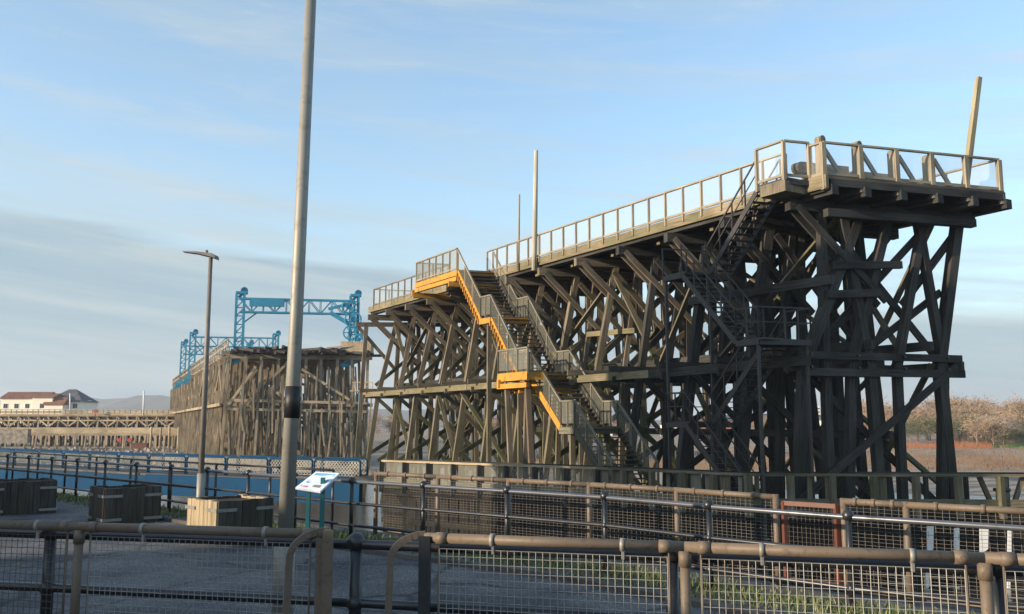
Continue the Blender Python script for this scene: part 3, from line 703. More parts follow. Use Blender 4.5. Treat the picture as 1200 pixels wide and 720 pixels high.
# white strips standing in for bright water glimpsed between the piles
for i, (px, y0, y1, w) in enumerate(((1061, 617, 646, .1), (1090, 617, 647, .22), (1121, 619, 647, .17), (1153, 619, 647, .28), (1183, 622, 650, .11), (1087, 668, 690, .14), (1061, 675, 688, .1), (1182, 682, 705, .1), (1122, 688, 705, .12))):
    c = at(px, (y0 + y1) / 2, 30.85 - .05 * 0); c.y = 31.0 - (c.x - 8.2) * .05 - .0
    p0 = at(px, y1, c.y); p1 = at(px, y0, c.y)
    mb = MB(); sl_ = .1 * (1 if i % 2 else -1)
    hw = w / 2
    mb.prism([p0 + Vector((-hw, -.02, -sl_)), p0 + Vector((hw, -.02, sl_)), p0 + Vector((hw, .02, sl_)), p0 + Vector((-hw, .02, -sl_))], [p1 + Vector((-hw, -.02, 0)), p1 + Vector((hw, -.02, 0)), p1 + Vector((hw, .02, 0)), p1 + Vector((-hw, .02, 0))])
    tag(mb.build('bright_gap_strip', M['white'], origin=p0), 'white strip of board standing in for bright water seen between the dark piles below the walkway', 'board', 'strips of painted water light on the pile wall')

# ================================================================== BURNT STAITH (middle distance)
B0 = Vector((-32.2, 103.0)); BU = Vector((-.405, .914)); BW = Vector((.985, .17)); BWID = 15.6
def Q(s, w, z): q = B0 + BU * s + BW * w; return Vector((q.x, q.y, z))
br = thing('burnt_staith', Q(0, 0, -2.6), 'fire damaged timber staith with ragged charred deck in the middle distance under blue gantries', 'staith')
br_up = Vector((BW.x, BW.y, 0))
for k in range(22):
    s = 1.0 + (k * 3.1 if k < 8 else 21.7 + (k - 7) * 5.4)
    mb = MB(); mb.beam(Q(s, -.6, 10.0), Q(s, BWID + .6, 10.0), .4, .5)
    bent = mb.build('trestle_bent', M['burnt'], br, origin=Q(s, 0, -2.6))
    mb = MB(); mb.beam(Q(s - .2, -1.0, 4.4), Q(s - .2, BWID + .7, 4.4), .2, .4); mb.build('transverse_waling', M['burnt'], bent)
    for q in range(10 if k < 6 else (6 if k < 8 else 3)):
        w = q * (BWID / 9) if k < 6 else q * 1.7; rk = (-.9 if q == 0 else (.5 if q == 9 else 0)) + j(.25)
        mb = MB(); mb.beam(Q(s, w + rk - .3 * (q % 2), -4), Q(s, w + j(.2), 9.9), .34 + j(.06), .34, up=br_up); mb.build('leg', M['burnt'], bent)
    if k < 8:
        for (wa, za, wb, zb) in ((0, -1, 6, 4.2), (14, -1.5, 5, 5.5), (15, .5, 9, 4), (2, 4.5, 7, 9.5), (14, 5, 8, 8.5), (0, 4, 3, 9)):
            if rnd.random() < .3 or (k > 3 and wa > 3): continue
            mb = MB(); mb.beam(Q(s - .3, wa + j(.5), za), Q(s - .3, wb + j(.5), zb + j(.5)), .13, .3, up=br_up); mb.build('cross_brace', M['burnt'] if rnd.random() < .7 else M['pale'], bent)
mb = MB()
for k in range(230): # leaning fallen timbers
    s = rnd.uniform(-.8, 3); w = rnd.uniform(0, BWID); l = rnd.uniform(2, 7); z0 = rnd.uniform(-3, 3) ; mb.beam(Q(s, w, z0), Q(s + j(.3), w + j(.45), min(9.5, z0 + l)), .2, .18, up=br_up)
tag(mb.build('loose_timbers', M['burnt'], br), kind='stuff')
for z in (4.9, 3.9): mb = MB(); mb.beam(Q(-.1, -.5, z), Q(-.1, BWID, z - .3), .2, .3); mb.build('waling_beam', M['pale'], br)
for z in (4.4, ): mb = MB(); mb.beam(Q(0, -1.1, z), Q(100, -1.1, z), .2, .35); mb.build('waling_beam', M['burnt'], br)
mb = MB(); # ragged charred deck
for k in range(150):
    w = rnd.uniform(-.4, BWID + .4); s = rnd.uniform(-1.2, 6); mb.beam(Q(s, w, 10.2 + rnd.uniform(0, .55)), Q(s + rnd.uniform(.8, 3), w + j(.8), 10.2 + rnd.uniform(0, .6)), .3, .3)
for k in range(60):
    w = rnd.uniform(0, BWID - 2); mb.beam(Q(rnd.uniform(-1, 4), w, 10.3 + rnd.uniform(0, .8)), Q(rnd.uniform(-1, 4), w + rnd.uniform(1, 4), 10.2 + rnd.uniform(0, .8)), .28, .3)
mb.build('charred_deck', M['char_shade'], br)
mb = MB(); mb.prism([Q(4, -.3, 10.3), Q(4, BWID, 10.3), Q(106, BWID, 10.3), Q(106, -.3, 10.3)], [Q(4, -.3, 10.8), Q(4, BWID, 10.8), Q(106, BWID, 10.8), Q(106, -.3, 10.8)]); mb.build('deck', M['burnt'], br)
mb = MB()
for k in range(30):
    s = k * 3.6 + j(.5)
    for w_, t_ in ((-.4, .3), (1.4, .26), (3.2, .26)):
        mb.beam(Q(s + j(.4), w_, 9.9), Q(s + j(.5), w_ - .5, -3.8), t_, t_, up=br_up)
    if k % 2 == 0: mb.beam(Q(s, -.6, -2), Q(s + 6, -.6, 4.2), .16, .28); mb.beam(Q(s, -.5, 9.4), Q(s + 5, -.6, 4.6), .16, .28)
    else: mb.beam(Q(s, -.6, 4.2), Q(s + 5, -.6, -2), .16, .28); mb.beam(Q(s, -.5, 4.8), Q(s + 4, -.6, 9.6), .16, .28)
    if rnd.random() < .6: mb.beam(Q(s + 1.6, -.5, 9.9), Q(s + 1.9, -.8, rnd.choice([-3.8, 4.4])), .24, .24, up=br_up)
mb.build('side_piles', M['burnt'], br)
mb = MB(); mb.beam(Q(1, -.4, 12.0), Q(106, -.4, 12.0), .12, .12); mb.beam(Q(1, -.4, 11.3), Q(106, -.4, 11.3), .08, .3)
for k in range(48): s = 1 + k * 2.2; mb.beam(Q(s, -.4, 10.4), Q(s, -.4, 12), .12, .12, up=br_up)
mb.build('side_railing', M['burnt'], br)
mb = MB(); mb.beam(Q(0, BWID - 5, 11.0), Q(0, BWID + .2, 11.6), .2, .2); mb.box(Q(1, BWID - 1.2, 11.2), (3.6, 2.2, 1.3)); mb.build('deck_cabin', M['pale'], br)
mb = MB(); mb.beam(Q(-.6, BWID - 1.2, -3), Q(-.6, BWID - 1.2, 6), .3, .3, up=br_up); mb.build('blue_pile', M['blue'], br)
mb = MB(); mb.box(Q(-.5, BWID - 1.0, 6.0), (2.4, 1.4, .15)); mb.box(Q(-1.1, BWID - 1.0, 7.0), (2.4, .08, .1))
for q in range(6): mb.box(Q(-1.1, BWID - 2.1 + q * .45, 6.5), (.06, .06, 1))
mb.box(Q(-1.1, BWID - 1.0, 6.5), (2.4, .06, .06)); mb.build('inspection_platform', M['pale'], br)

# gantries (coal loading towers)
def gantry(s, w0, w1, h, label, machinery=True):
    g = thing('loading_gantry', Q(s, w0, 10.8), label, 'gantry', 'blue gantries on the burnt staith')
    for w, nm in ((w0, 'column'), (w1, 'column')):
        mb = MB()
        for a, c in ((-.45, -.3), (.45, -.3), (-.45, .3), (.45, .3)): mb.beam(Q(s + c, w + a, 10.4), Q(s + c, w + a, h), .2, .2, up=br_up)
        z = 10.8
        while z < h - 1: mb.beam(Q(s - .3, w - .45, z), Q(s - .3, w + .45, z + 1), .12, .12, up=br_up); mb.beam(Q(s - .3, w - .45, z + 1), Q(s - .3, w + .45, z + 1), .12, .12, up=br_up); z += 1
        mb.tube([Q(s - .2, w + .4, h + .25), Q(s + .2, w + .4, h + .25)], .42, 16); mb.beam(Q(s, w - .2, h - .6), Q(s, w + .45, h + .2), .3, .3, up=br_up); mb.beam(Q(s, w - .5, h), Q(s, w + .8, h), .7, .3)
        cl = mb.build(nm, M['blue'], g)
        mb = MB(); mb.beam(Q(s - .7, w - 1.2, 9.6), Q(s - .7, w + 1.2, 10.6), .3, .8); mb.beam(Q(s - .7, w - 1.6, 9.0), Q(s - .7, w + .2, 9.6), .3, .5); mb.build('bracket', M['blue'], cl)
    mb = MB(); zt, zb = h - .7, h - 2.3
    for c in (-.35, .35):
        mb.beam(Q(s + c, w0, zt), Q(s + c, w1, zt), .16, .2); mb.beam(Q(s + c, w0, zb), Q(s + c, w1, zb), .16, .2)
        n = 10
        for i in range(n):
            a = w0 + (w1 - w0) * i / n; c2 = w0 + (w1 - w0) * (i + 1) / n
            mb.beam(Q(s + c, a, zb if i % 2 else zt), Q(s + c, c2, zt if i % 2 else zb), .1, .1, up=br_up); mb.beam(Q(s + c, c2, zb), Q(s + c, c2, zt), .08, .08, up=br_up)
    mb.beam(Q(s, w0 + .4, zb - 1.3), Q(s, w0 + 2, zb), .14, .14, up=br_up)
    mb.build('truss', M['blue'], g)
    if machinery:
        mb = MB(); mb.beam(Q(s - .5, w0 + 1, zt - .5), Q(s - .5, w0 + 5, zt - .5), .3, .9); mb.build('walkway_plate', M['blue'], g)
        mb = MB()
        for (ww, zz, rr) in ((w1 - .9, h - 1.5, .7), (w1 - .3, h - 3.0, .95), (w1 - .6, h - 4.6, .8), (w1 + .5, h - 5.4, .55)):
            mb.tube([Q(s - .7, ww + math.cos(t_ * math.pi / 8) * rr, zz + math.sin(t_ * math.pi / 8) * rr) for t_ in range(17)], .1, 6)
            for t_ in range(3): cx_, sx_2 = math.cos(t_ * math.pi / 3), math.sin(t_ * math.pi / 3); mb.beam(Q(s - .7, ww - cx_ * rr, zz - sx_2 * rr), Q(s - .7, ww + cx_ * rr, zz + sx_2 * rr), .09, .09, up=br_up)
            mb.tube([Q(s - .8, ww, zz), Q(s - .5, ww, zz)], rr * .35, 12)
        mb.beam(Q(s - .6, w1 - 3.0, h - 2.2), Q(s - .6, w1 - .6, h - 3.6), .2, .5, up=br_up); mb.beam(Q(s - .6, w1 - 3.2, h - 1.8), Q(s - .6, w1, h - .9), .2, .35, up=br_up)
        mb.beam(Q(s - .6, w1 - .4, h - 1.5), Q(s - .6, w1 + .4, h - 6), .3, .5, up=br_up); mb.beam(Q(s - .6, w1 + .6, h - 4.6), Q(s - .6, w1 + 1.7, h - 6.4), .4, .45, up=br_up)
        mb.build('winding_gear', M['blue'], g)
    return g
gantry(2.0, .9, 14.2, 17.6, 'largest blue lattice gantry with winding gear, at the charred near end of the burnt staith')
gantry(55, -.3, 13.5, 17.7, 'middle blue gantry, between the two others on the burnt staith', False)
gantry(77, -.3, 12, 17.9, 'farthest and leftmost blue gantry on the burnt staith', False)

# ================================================================== FAR LOW STAITH
fr = thing('low_staith', (-90, 185, -2.6), 'long low pale timber staith crossing the far left of the river', 'staith')
FY = 186
def FP(x, y, z): return Vector((x, FY + y, z))
X0, X1 = -128, -64
mb = MB(); mb.beam(FP(X0, 0, 3.9), FP(X1, 0, 3.9), 6, .35); mb.build('deck', M['pale'], fr)
mb = MB(); mb.beam(FP(X0, -2.6, 3.5), FP(X1, -2.6, 3.5), .4, .5); mb.build('edge_girder', M['char_shade'], fr)  # shade under the deck put into the girder's dark colour
mb = MB(); mb.beam(FP(X0, -3, 5.1), FP(X1, -3, 5.1), .12, .12); mb.beam(FP(X0, -3.05, 4.1), FP(X1, -3.05, 4.1), .1, .3)
x = X0
while x < X1: mb.beam(FP(x, -3, 4), FP(x, -3, 5.1), .13, .13); x += 1.1
mb.beam(FP(X0, -3, 4.6), FP(X1, -3, 4.6), .05, .5)
mb.build('railing', M['pale'], fr)
for z in (2.9, 1.35, .1): mb = MB(); mb.beam(FP(X0, -3.3, z), FP(X1, -3.3, z), .2, .28); mb.build('waling_beam', M['pale'], fr)
k = 0; x = X0
while x < X1:
    mb = MB(); mb.beam(FP(x, -3.1, 3.5), FP(x, 3, 3.5), .3, .4)
    bent = mb.build('trestle_bent', M['burnt'], fr, origin=FP(x, 0, -2.6))
    for y in (-3.2, 0, 3): mb = MB(); mb.beam(FP(x - .3, y, -4), FP(x + .3, y, 3.4), .32, .32, up=(1, 0, 0)); mb.build('leg', M['burnt' if y < 0 else 'char_shade'], bent)
    mb = MB(); sg = 1 if k % 2 else -1
    mb.beam(FP(x, -3.4, 1.4 if sg > 0 else 3.4), FP(x + 2.6, -3.4, 3.4 if sg > 0 else 1.4), .12, .28, up=(0, 0, 1)); mb.beam(FP(x, 2, 3.4), FP(x + 2.6, 2, -.5), .12, .28); mb.beam(FP(x, -1, -.4), FP(x + 2.6, -1, 3.4), .12, .28); mb.build('cross_brace', M['pale' if k % 3 else 'burnt'], bent)
    mb = MB(); mb.beam(FP(x, -1.5, 1.3 if sg < 0 else 3.3), FP(x + 2.6, -1.5, 3.3 if sg < 0 else 1.3), .2, .4); mb.beam(FP(x, 1.5, 1.2), FP(x + 2.2, 1.5, -1.6), .2, .4); mb.beam(FP(x + .6, 1, 3.5), FP(x + .9, 1, -3), .35, .35, up=(1, 0, 0)); mb.build('inner_brace', M['char_shade'], bent)  # inner timbers near-black: shade between the legs put into their colour
    x += 2.0; k += 1
lw = thing('low_jetty', (-75, 172, -2.6), 'pale low jetty with boarded side in front of the far left staith', 'jetty')
mb = MB(); mb.beam(Vector((-92, 172, .2)), Vector((-56, 172, .2)), 2.4, .3); mb.build('deck', M['pale'], lw)
mb = MB(); mb.beam(Vector((-92, 170.7, .9)), Vector((-56, 170.7, .9)), .1, 1.1); mb.build('board_side', M['pale'], lw)
for i in range(24): mb = MB(); mb.beam(Vector((-92 + i * 1.55, 171, -4)), Vector((-92 + i * 1.55, 171, .1)), .3, .3, up=(1, 0, 0)); mb.build('leg', M['pale'], lw)
for i in range(6):
    x = -67 + i * 1.7 ; mb = MB(); mb.tube([Vector((x, 168, -4)), Vector((x + j(.1), 168, 1.9 + j(.5)))], .22, 8); tag(mb.build('mooring_pile', M['pale']), 'single upright timber pile standing in the mud by the low jetty', 'pile', 'upright piles beside the low jetty')
# red lifebuoy housings
for px, py, Yd, lb in ((112, 482, 182, 'small red lifebuoy housing on the railing of the far low staith'), (140, 516, 170, 'left red lifebuoy housing on the pale low jetty'), (152, 516, 170, 'right red lifebuoy housing on the pale low jetty')):
    c = at(px, py, Yd); g = thing('lifebuoy_housing', c - Vector((0, 0, .6)), lb, 'lifebuoy')
    mb = MB(); mb.tube([c + Vector((0, -.1, 0)), c + Vector((0, .1, 0))], .38, 14); mb.build('housing', M['red'], g); mb = MB(); mb.beam(c - Vector((0, 0, .5)), c - Vector((0, 0, 1.3)), .12, .12); mb.build('post', M['red'], g)
c = at(164, 523, 165); mb = MB(); mb.box(c, (2.8, 1, .9)); mb.box(c + Vector((0, 0, .5)), (3.0, 1.2, .12)); tag(mb.build('rusty_skip', M['redgate'], origin=c), 'rust red metal skip lying by the far jetty', 'skip')
c = at(168, 487, 180); pole(c, at(168.6, 458, 180), .18, .14, M['white'], 'slender white pole on the far low staith, right of the houses', 'white_pole')
c = at(82, 486, 200); pole(c, at(82, 461, 200), .14, .12, M['white'], 'slender white pole in front of the cream houses', 'white_pole')
# embankment wall at far left
mb = MB(); mb.box((-96, 165, .0), (16, 1.2, 2.6)); tag(mb.build('embankment_wall', M['rock'], origin=(-96, 165, -1.5)), 'pale stone embankment wall at the left edge below the low staith', 'wall')

# rubble on the mud
mb = MB()
for k in range(900):
    x = rnd.uniform(-95, -8); y = rnd.uniform(80, 168) if x < -30 else rnd.uniform(80, 100); r = rnd.uniform(.15, .7)
    z = min(-2.55, -4.0 + (y - 78) * .06 - max(0, x + 25) * .045) 
    if z < WL - .1: continue
    c = Vector((x, y, z + r * .2)); a = rnd.uniform(0, 3); rr = [c + Vector((math.cos(a + t * 1.57 + j(.3)) * r * rnd.uniform(.7, 1.2), math.sin(a + t * 1.57) * r, -r * .4)) for t in range(4)]
    mb.prism(rr, [p.lerp(c, .45) + Vector((j(.1), 0, r * rnd.uniform(.6, 1.1))) for p in rr])
tag(mb.build('rubble', M['rock']), 'pale rubble and broken timber scattered over the mud below the burnt staith', 'rubble', kind='stuff')

# ================================================================== BLUE FOOTBRIDGE
FB = [Vector((-62, 92, 0)), Vector((-40, 70, 0)), Vector((-23, 57.5, 0)), Vector((-8.2, 49.5, 0))]
fb = thing('blue_footbridge', (-24, 58, -.9), 'bright blue steel footbridge with mesh parapet and deep solid girder over the inlet', 'footbridge')
mb = MB()
for a, b_ in zip(FB, FB[1:]): mb.beam(a + Vector((0, 0, -1.55)), b_ + Vector((0, 0, -1.55)), .3, 1.25)
mb.build('girder', M['bridge_blue'], fb)
mb = MB()
for a, b_ in zip(FB, FB[1:]):
    mb.beam(a + Vector((0, 1.2, -.95)), b_ + Vector((0, 1.2, -.95)), 2.4, .12)
mb.build('bridge_deck', M['quay'], fb)
for off in (0, 2.4):
    for a, b_ in zip(FB, FB[1:]):
        a = a + Vector((0, off, 0)); b_ = b_ + Vector((0, off, 0)); n = max(2, round((b_ - a).length / 3.4))
        for i in range(n):
            p = a.lerp(b_, i / n); q = a.lerp(b_, (i + 1) / n); d = (q - p).normalized(); p2 = p + d * .08; q2 = q - d * .08
            mb = MB(); z0, z1 = Vector((0, 0, -.85)), Vector((0, 0, .22)); c1, c2 = Vector((0, 0, .1)), d * .12
            mb.tube([p2 + z0, p2 + z1 - c1, p2 + c2 + z1, q2 - c2 + z1, q2 + z1 - c1, q2 + z0], .06, 6)
            mb.tube([p2 + Vector((0, 0, -.7)), q2 + Vector((0, 0, -.7))], .04, 6)
            pn = mb.build('parapet_panel', M['bridge_blue'], fb)
            mb = MB(); L = (q2 - p2).length; k = 0; st_ = .22
            x = -1.0
            while x < L:
                for sg in (1, -1):
                    x0 = x if sg > 0 else x + .9; x1 = x0 + .9 * sg; za, zb = -.7, .2
                    u0, u1 = min(x0, x1), max(x0, x1)
                    def cl(xx): 
                        t = (xx - x0) / (x1 - x0); return p2 + d * xx + Vector((0, 0, za + (zb - za) * t))
                    lo, hi = max(0, u0), min(L, u1)
                    if hi - lo > .05: mb.beam(cl(lo), cl(hi), .018, .018)
                x += st_
            mb.build('lattice', M['strap'], pn)

# ================================================================== HOUSES ON THE FAR BANK
def house(cx, cy, z0, w, d, h, rh, wall, roof, label, cat='house', hip=0.0, wins=3, ry=0, group=None, name='house', e=.4):
    g = thing(name, (cx, cy, z0), label, cat, group)
    mb = MB(); c = Vector((cx, cy, z0)); mb.box(c + Vector((0, 0, h / 2)), (w, d, h))
    mb.face([c + Vector((-w / 2, -d / 2, h)), c + Vector((-w / 2, d / 2, h)), c + Vector((-w / 2, 0, h + rh * (1 - hip)))]); mb.face([c + Vector((w / 2, -d / 2, h)), c + Vector((w / 2, d / 2, h)), c + Vector((w / 2, 0, h + rh * (1 - hip)))])
    mb.build('wall', M[wall], g)
    mb = MB(); A = [c + Vector((sx * (w / 2 + e), sy * (d / 2 + e), h - .15)) for sx, sy in ((-1, -1), (1, -1), (1, 1), (-1, 1))]
    r0 = c + Vector((-w / 2 - e + hip * d * .5, 0, h + rh)); r1 = c + Vector((w / 2 + e - hip * d * .5, 0, h + rh)); dz = Vector((0, 0, .22))
    mb.face([A[0], A[1], r1, r0]); mb.face([A[2], A[3], r0, r1]); mb.face([A[1], A[2], r1]); mb.face([A[3], A[0], r0])
    ro = mb.build('roof', M[roof], g)
    if name == 'house' and group: mb = MB(); mb.box(c + Vector((w * .25, 0, h + rh + .2)), (.7, .7, 1.2)); mb.build('chimney', M['brick'], ro)
    for fl in range(max(1, int(h // 2.7))):
        for i in range(wins):
            x = -w / 2 + w * (i + .5) / wins; q = c + Vector((x, -d / 2 - .02, 1.6 + fl * 2.7))
            m1 = MB(); m1.box(q, (1.3, .06, 1.3)); wn = m1.build('window', M['white'], g)
            m1 = MB(); m1.box(q + Vector((-.28, -.03, 0)), (.48, .06, 1.1)); m1.box(q + Vector((.28, -.03, 0)), (.48, .06, 1.1)); m1.build('pane', M['glasswin'], wn)
    return g
hY = 232
def hx(px): return (px - 600) / F / .99 * hY
house(hx(44.5), hY, -.3, 11.0, 8, 9.0, 1.7, 'cream', 'tile', 'cream rendered house with brown tiled roof at the far left, left end of the pair', wins=4)
house(hx(72), hY - 3, -.3, 5, 6, 9.2, 1.0, 'cream', 'tile', 'narrow cream projecting bay between the two cream houses', 'house', wins=1)
house(hx(90), hY + 1, -.3, 9.2, 9, 8.2, 3.2, 'cream', 'slate', 'taller cream house with grey slate hipped roof, right end of the pair', hip=.9, wins=3)
house(hx(86), hY - 4.5, -.3, 4.6, 4, 7.4, 1.8, 'cream', 'tile', 'low cream gabled wing with red roof before the slate roofed house', wins=2)
tw = [(560, 330, 'brick'), (585, 340, 'cream'), (690, 320, 'cream'), (720, 330, 'brick'), (790, 300, 'cream'), (815, 330, 'brick'), (850, 310, 'brick'), (875, 320, 'cream'), (905, 300, 'brick'), (1010, 290, 'brick'), (970, 330, 'cream'), (640, 350, 'brick')]
for i, (px, Y, m_) in enumerate(tw):
    x = (px - 600) / F * Y * 1.01; wd = rnd.uniform(9, 15)
    house(x, Y, -1.9, wd, 8, rnd.uniform(3, 5.6), 1.9, m_, 'tile' if i % 2 else 'slate', ('red brick' if m_ == 'brick' else 'cream') + ' house of the far bank glimpsed between the legs of the near staith', group='houses across the river', wins=3)
# pavilion at the right and tower
house(at(1165, 520, 172).x, 172, -1.6, 13, 10, 2.0, 3.4, 'bark', 'bark', 'grey brown pavilion with broad hipped roof beyond the lawn at the right', 'pavilion', hip=1.0, wins=0, name='pavilion')
x = at(955, 480, 700).x; mb = MB(); mb.box((x, 700, 7), (6, 6, 18)); tb = thing('tower_block', (x, 700, -2), 'lone pale tower block on the horizon seen between the staith legs', 'tower')
mb.build('wall', M['cream'], tb)
for f in range(6): m1 = MB(); m1.box((x, 696.9, 1 + f * 2.6), (5, .2, 1)); m1.build('window', M['glasswin'], tb)

# ================================================================== WINTER TREES
def tree_mesh(seed, h, w, n, dense=1.0, m=('bark', 'twig')):
    rr = random.Random(seed); tr = MB(); cr = MB()
    tr.tube([Vector((0, 0, -.5)), Vector((rr.uniform(-.1, .1), 0, h * .3)), Vector((rr.uniform(-.3, .3), rr.uniform(-.3, .3), h * .85))], h * .022, 6, h * .006)
    ends = []
    for i in range(9):
        a = rr.uniform(0, 6.28); z0 = h * rr.uniform(.16, .55); l = w * rr.uniform(.25, .5)
        e = Vector((math.cos(a) * l, math.sin(a) * l, z0 + h * rr.uniform(.18, .42))); tr.tube([Vector((0, 0, z0)), Vector((e.x * .5, e.y * .5, z0 + (e.z - z0) * .4)), e], h * .009, 5, h * .003); ends.append(e)
    ends += [Vector((0, 0, h * .8)), Vector((0, 0, h * .6))]
    for i in range(n):
        e = rr.choice(ends); sp = w * .17
        c = e + Vector((rr.gauss(0, sp), rr.gauss(0, sp), rr.gauss(0, h * .09)))
        if c.z < h * .1: continue
        d = Vector((c.x * .5 + rr.uniform(-1, 1), c.y * .5 + rr.uniform(-1, 1), rr.uniform(.3, 1.8))).normalized(); l = rr.uniform(.25, .8) * h / 8; s_ = d.cross(Vector((rr.uniform(-1, 1), rr.uniform(-1, 1), .2))).normalized() * .035 * dense * h / 8
        cr.face([c - s_, c + s_, c + d * l + s_ * .3]); 
        d2 = (d + Vector((rr.uniform(-.8, .8), rr.uniform(-.8, .8), 0))).normalized(); cr.face([c + s_, c - s_, c + d2 * l * .8])
    def mk(b, nm, mm):
        o = b.build(nm, M[mm]); return o
    return mk(tr, 'trunk', m[0]), mk(cr, 'crown', m[1])
protos = []
for i, (h, w, n, dn, mm) in enumerate(((7.5, 6.5, 1500, 1.5, ('bark', 'twig')), (8.5, 5.5, 1300, 1.5, ('bark', 'twig')), (6.5, 7.0, 1600, 1.6, ('bark', 'twig')), (5.0, 6.5, 1700, 2.0, ('bark', 'twig_dark')))):
    protos.append(tree_mesh(50 + i, h, w, n, dn, mm))
first = [True] * 4
rt = random.Random(5)
def plant(x, y, k, sc, label, group):
    root_ = thing('winter_tree' if k < 3 else 'scrub_tree', (x, y, landz(x, y) + .0), label, 'tree', group); root_.rotation_euler = (0, 0, rt.uniform(0, 6.28)); root_.scale = (sc, sc, sc * rt.uniform(.88, 1.12))
    for o in protos[k]:
        if first[k]: c = o
        else: c = o.copy(); COL.objects.link(c)
        c.parent = root_
    first[k] = False
for i in range(64):
    px = rt.uniform(1010, 1215); Y = rt.uniform(186, 250); x = (px - 600) / F * Y
    plant(x, Y, rt.randrange(3), rt.uniform(.75, 1.1) * Y / 205, 'bare brown winter tree in the sunlit wood on the far bank at the right', 'winter trees beyond the lawn')
for px, Y, k, sc in ((1062, 168, 3, 1.0), (1080, 170, 3, 1.1), (1100, 166, 3, 1.0), (1118, 172, 3, 1.05), (1135, 168, 3, .9), (1190, 170, 3, .9), (1045, 170, 3, .9), (1150, 164, 2, .8), (1070, 164, 3, .7)):
    plant((px - 600) / F * Y, Y, k, sc, 'dull green and grey bushy tree in front of the sunlit wood near the pavilion', 'scrub trees beside the pavilion')
for px, Y, k, sc in ((1170, 163, 3, .6), (1182, 164, 3, .7), (1192, 162, 3, .6), (1160, 166, 3, .8), (1198, 180, 2, 1.0), (1110, 180, 2, 1.0), (1140, 178, 2, .95)):
    plant((px - 600) / F * Y, Y, k, sc, 'dull green and grey bushy tree in front of the sunlit wood near the pavilion', 'scrub trees beside the pavilion')
for px, Y, sc in ((1158, 156, .6), (1163, 157, .5), (1139, 155, .6)):
    plant((px - 600) / F * Y, Y, 1, sc, 'small bare sapling standing alone on the edge of the lawn', 'saplings on the lawn')
for i in range(22):
    px = rt.uniform(405, 480) if i < 9 else rt.uniform(560, 1010); Y = rt.uniform(200, 300)
    plant((px - 600) / F * Y, Y, rt.randrange(3), rt.uniform(.45, .7) * Y / 205, 'small bare winter tree on the far bank seen through the staith legs', 'small trees across the river')
# orange-stemmed shrub belt and reeds
mb = MB()
for i in range(2600):
    px = rt.uniform(1000, 1156); Y = 158 + rt.gauss(0, 3.5) + (4 if px < 1060 else 0); x = (px - 600) / F * Y; z = landz(x, Y); h = rt.uniform(.3, 1.2) * (1 + .5 * math.sin(x * .8) * math.sin(x * .23))
    mb.face([(x - .05, Y, z), (x + .05, Y, z), (x + rt.uniform(-.3, .3), Y + rt.uniform(-.2, .2), z + h)])
tag(mb.build('shrub_belt', M['orange']), 'belt of orange red stemmed shrubs along the far bank in front of the trees', 'shrubs', kind='stuff')
mb = MB()
for i in range(14000):
    x = rt.uniform(0, 190); Y = 100 + abs(rt.gauss(0, 24)); z = landz(x, Y)
    if Y > 158 or (x > 86 and Y > 150): continue
    h = rt.uniform(.2, .9); mb.face([(x - .09, Y, z), (x + .09, Y, z), (x + rt.uniform(-.2, .2), Y, z + h)])
tag(mb.build('reed_bank', M['reed']), 'dry reddish brown reeds and rough grass on the sloping far river bank', 'reeds', kind='stuff')

# ================================================================== RAILINGS ON THE QUAY
def V3(p, z): return Vector((p[0], p[1], z))
# black three-rail railing with ball joints
rl = thing('riverside_railing', V3(RAILPTS[4], 0), 'long black three rail railing with ball topped posts curving along the quay edge', 'railing')
pts = resample([Vector(p) for p in RAILPTS[1:-1]], 1.95)
for zz in (1.1, .69, .28):
    mb = MB(); mb.tube([V3(p, zz) for p in pts], .03 if zz < 1 else .034, 8); mb.build('rail', M['glintblack' if zz > 1 else 'black'], rl)
for p in pts:
    mb = MB(); mb.tube([V3(p, 0), V3(p, 1.1)], .038, 8)
    mb.ball(V3(p, 1.12), .072)
    for zz in (.69, .28): mb.ball(V3(p, zz), .055, 10, 6)
    mb.build('post', M['black'], rl)
# plain dark handrail behind on the left
hr = thing('dark_handrail', V3(RAILPTS[2], 0), 'plain thin dark handrail running just behind the ball topped railing on the left', 'railing')
pl = poly_off(RAILPTS, .95); pq = poly_off(RAILPTS, .42); pl2 = resample([pq[1], pq[2], pq[3], pl[4]], 2.3)
for zz in (1.22, .6): mb = MB(); mb.tube([V3(p, zz) for p in pl2], .026, 6); mb.build('rail', M['black'], hr)
for p in pl2: mb = MB(); mb.tube([V3(p, 0), V3(p, 1.22)], .032, 6); mb.build('post', M['redgate' if 0 else 'black'], hr)

def wiremesh(a, b_, z0, z1, step, t, m, parent, stepz=None, name='wire_mesh', jit=0):
    mb = MB(); d = b_ - a; L = Vector((d.x, d.y)).length; n = max(1, round(L / step)); nzs = max(1, round((z1 - z0) / (stepz or step)))
    dn = Vector((d.y, -d.x, 0)).normalized() * t
    for i in range(n + 1):
        p = a + d * (i / n) + dn; x = Vector((j(jit), 0, 0)); mb.tube([Vector((p.x, p.y, z0 + j(jit))) + x, Vector((p.x, p.y, z1)) + x], t, 4, cap=False)
    for i in range(nzs + 1):
        z = z0 + (z1 - z0) * i / nzs; mb.tube([Vector((a.x, a.y, z)), Vector((b_.x, b_.y, z))], t, 4, cap=False)
    return mb.build(name, M[m], parent)
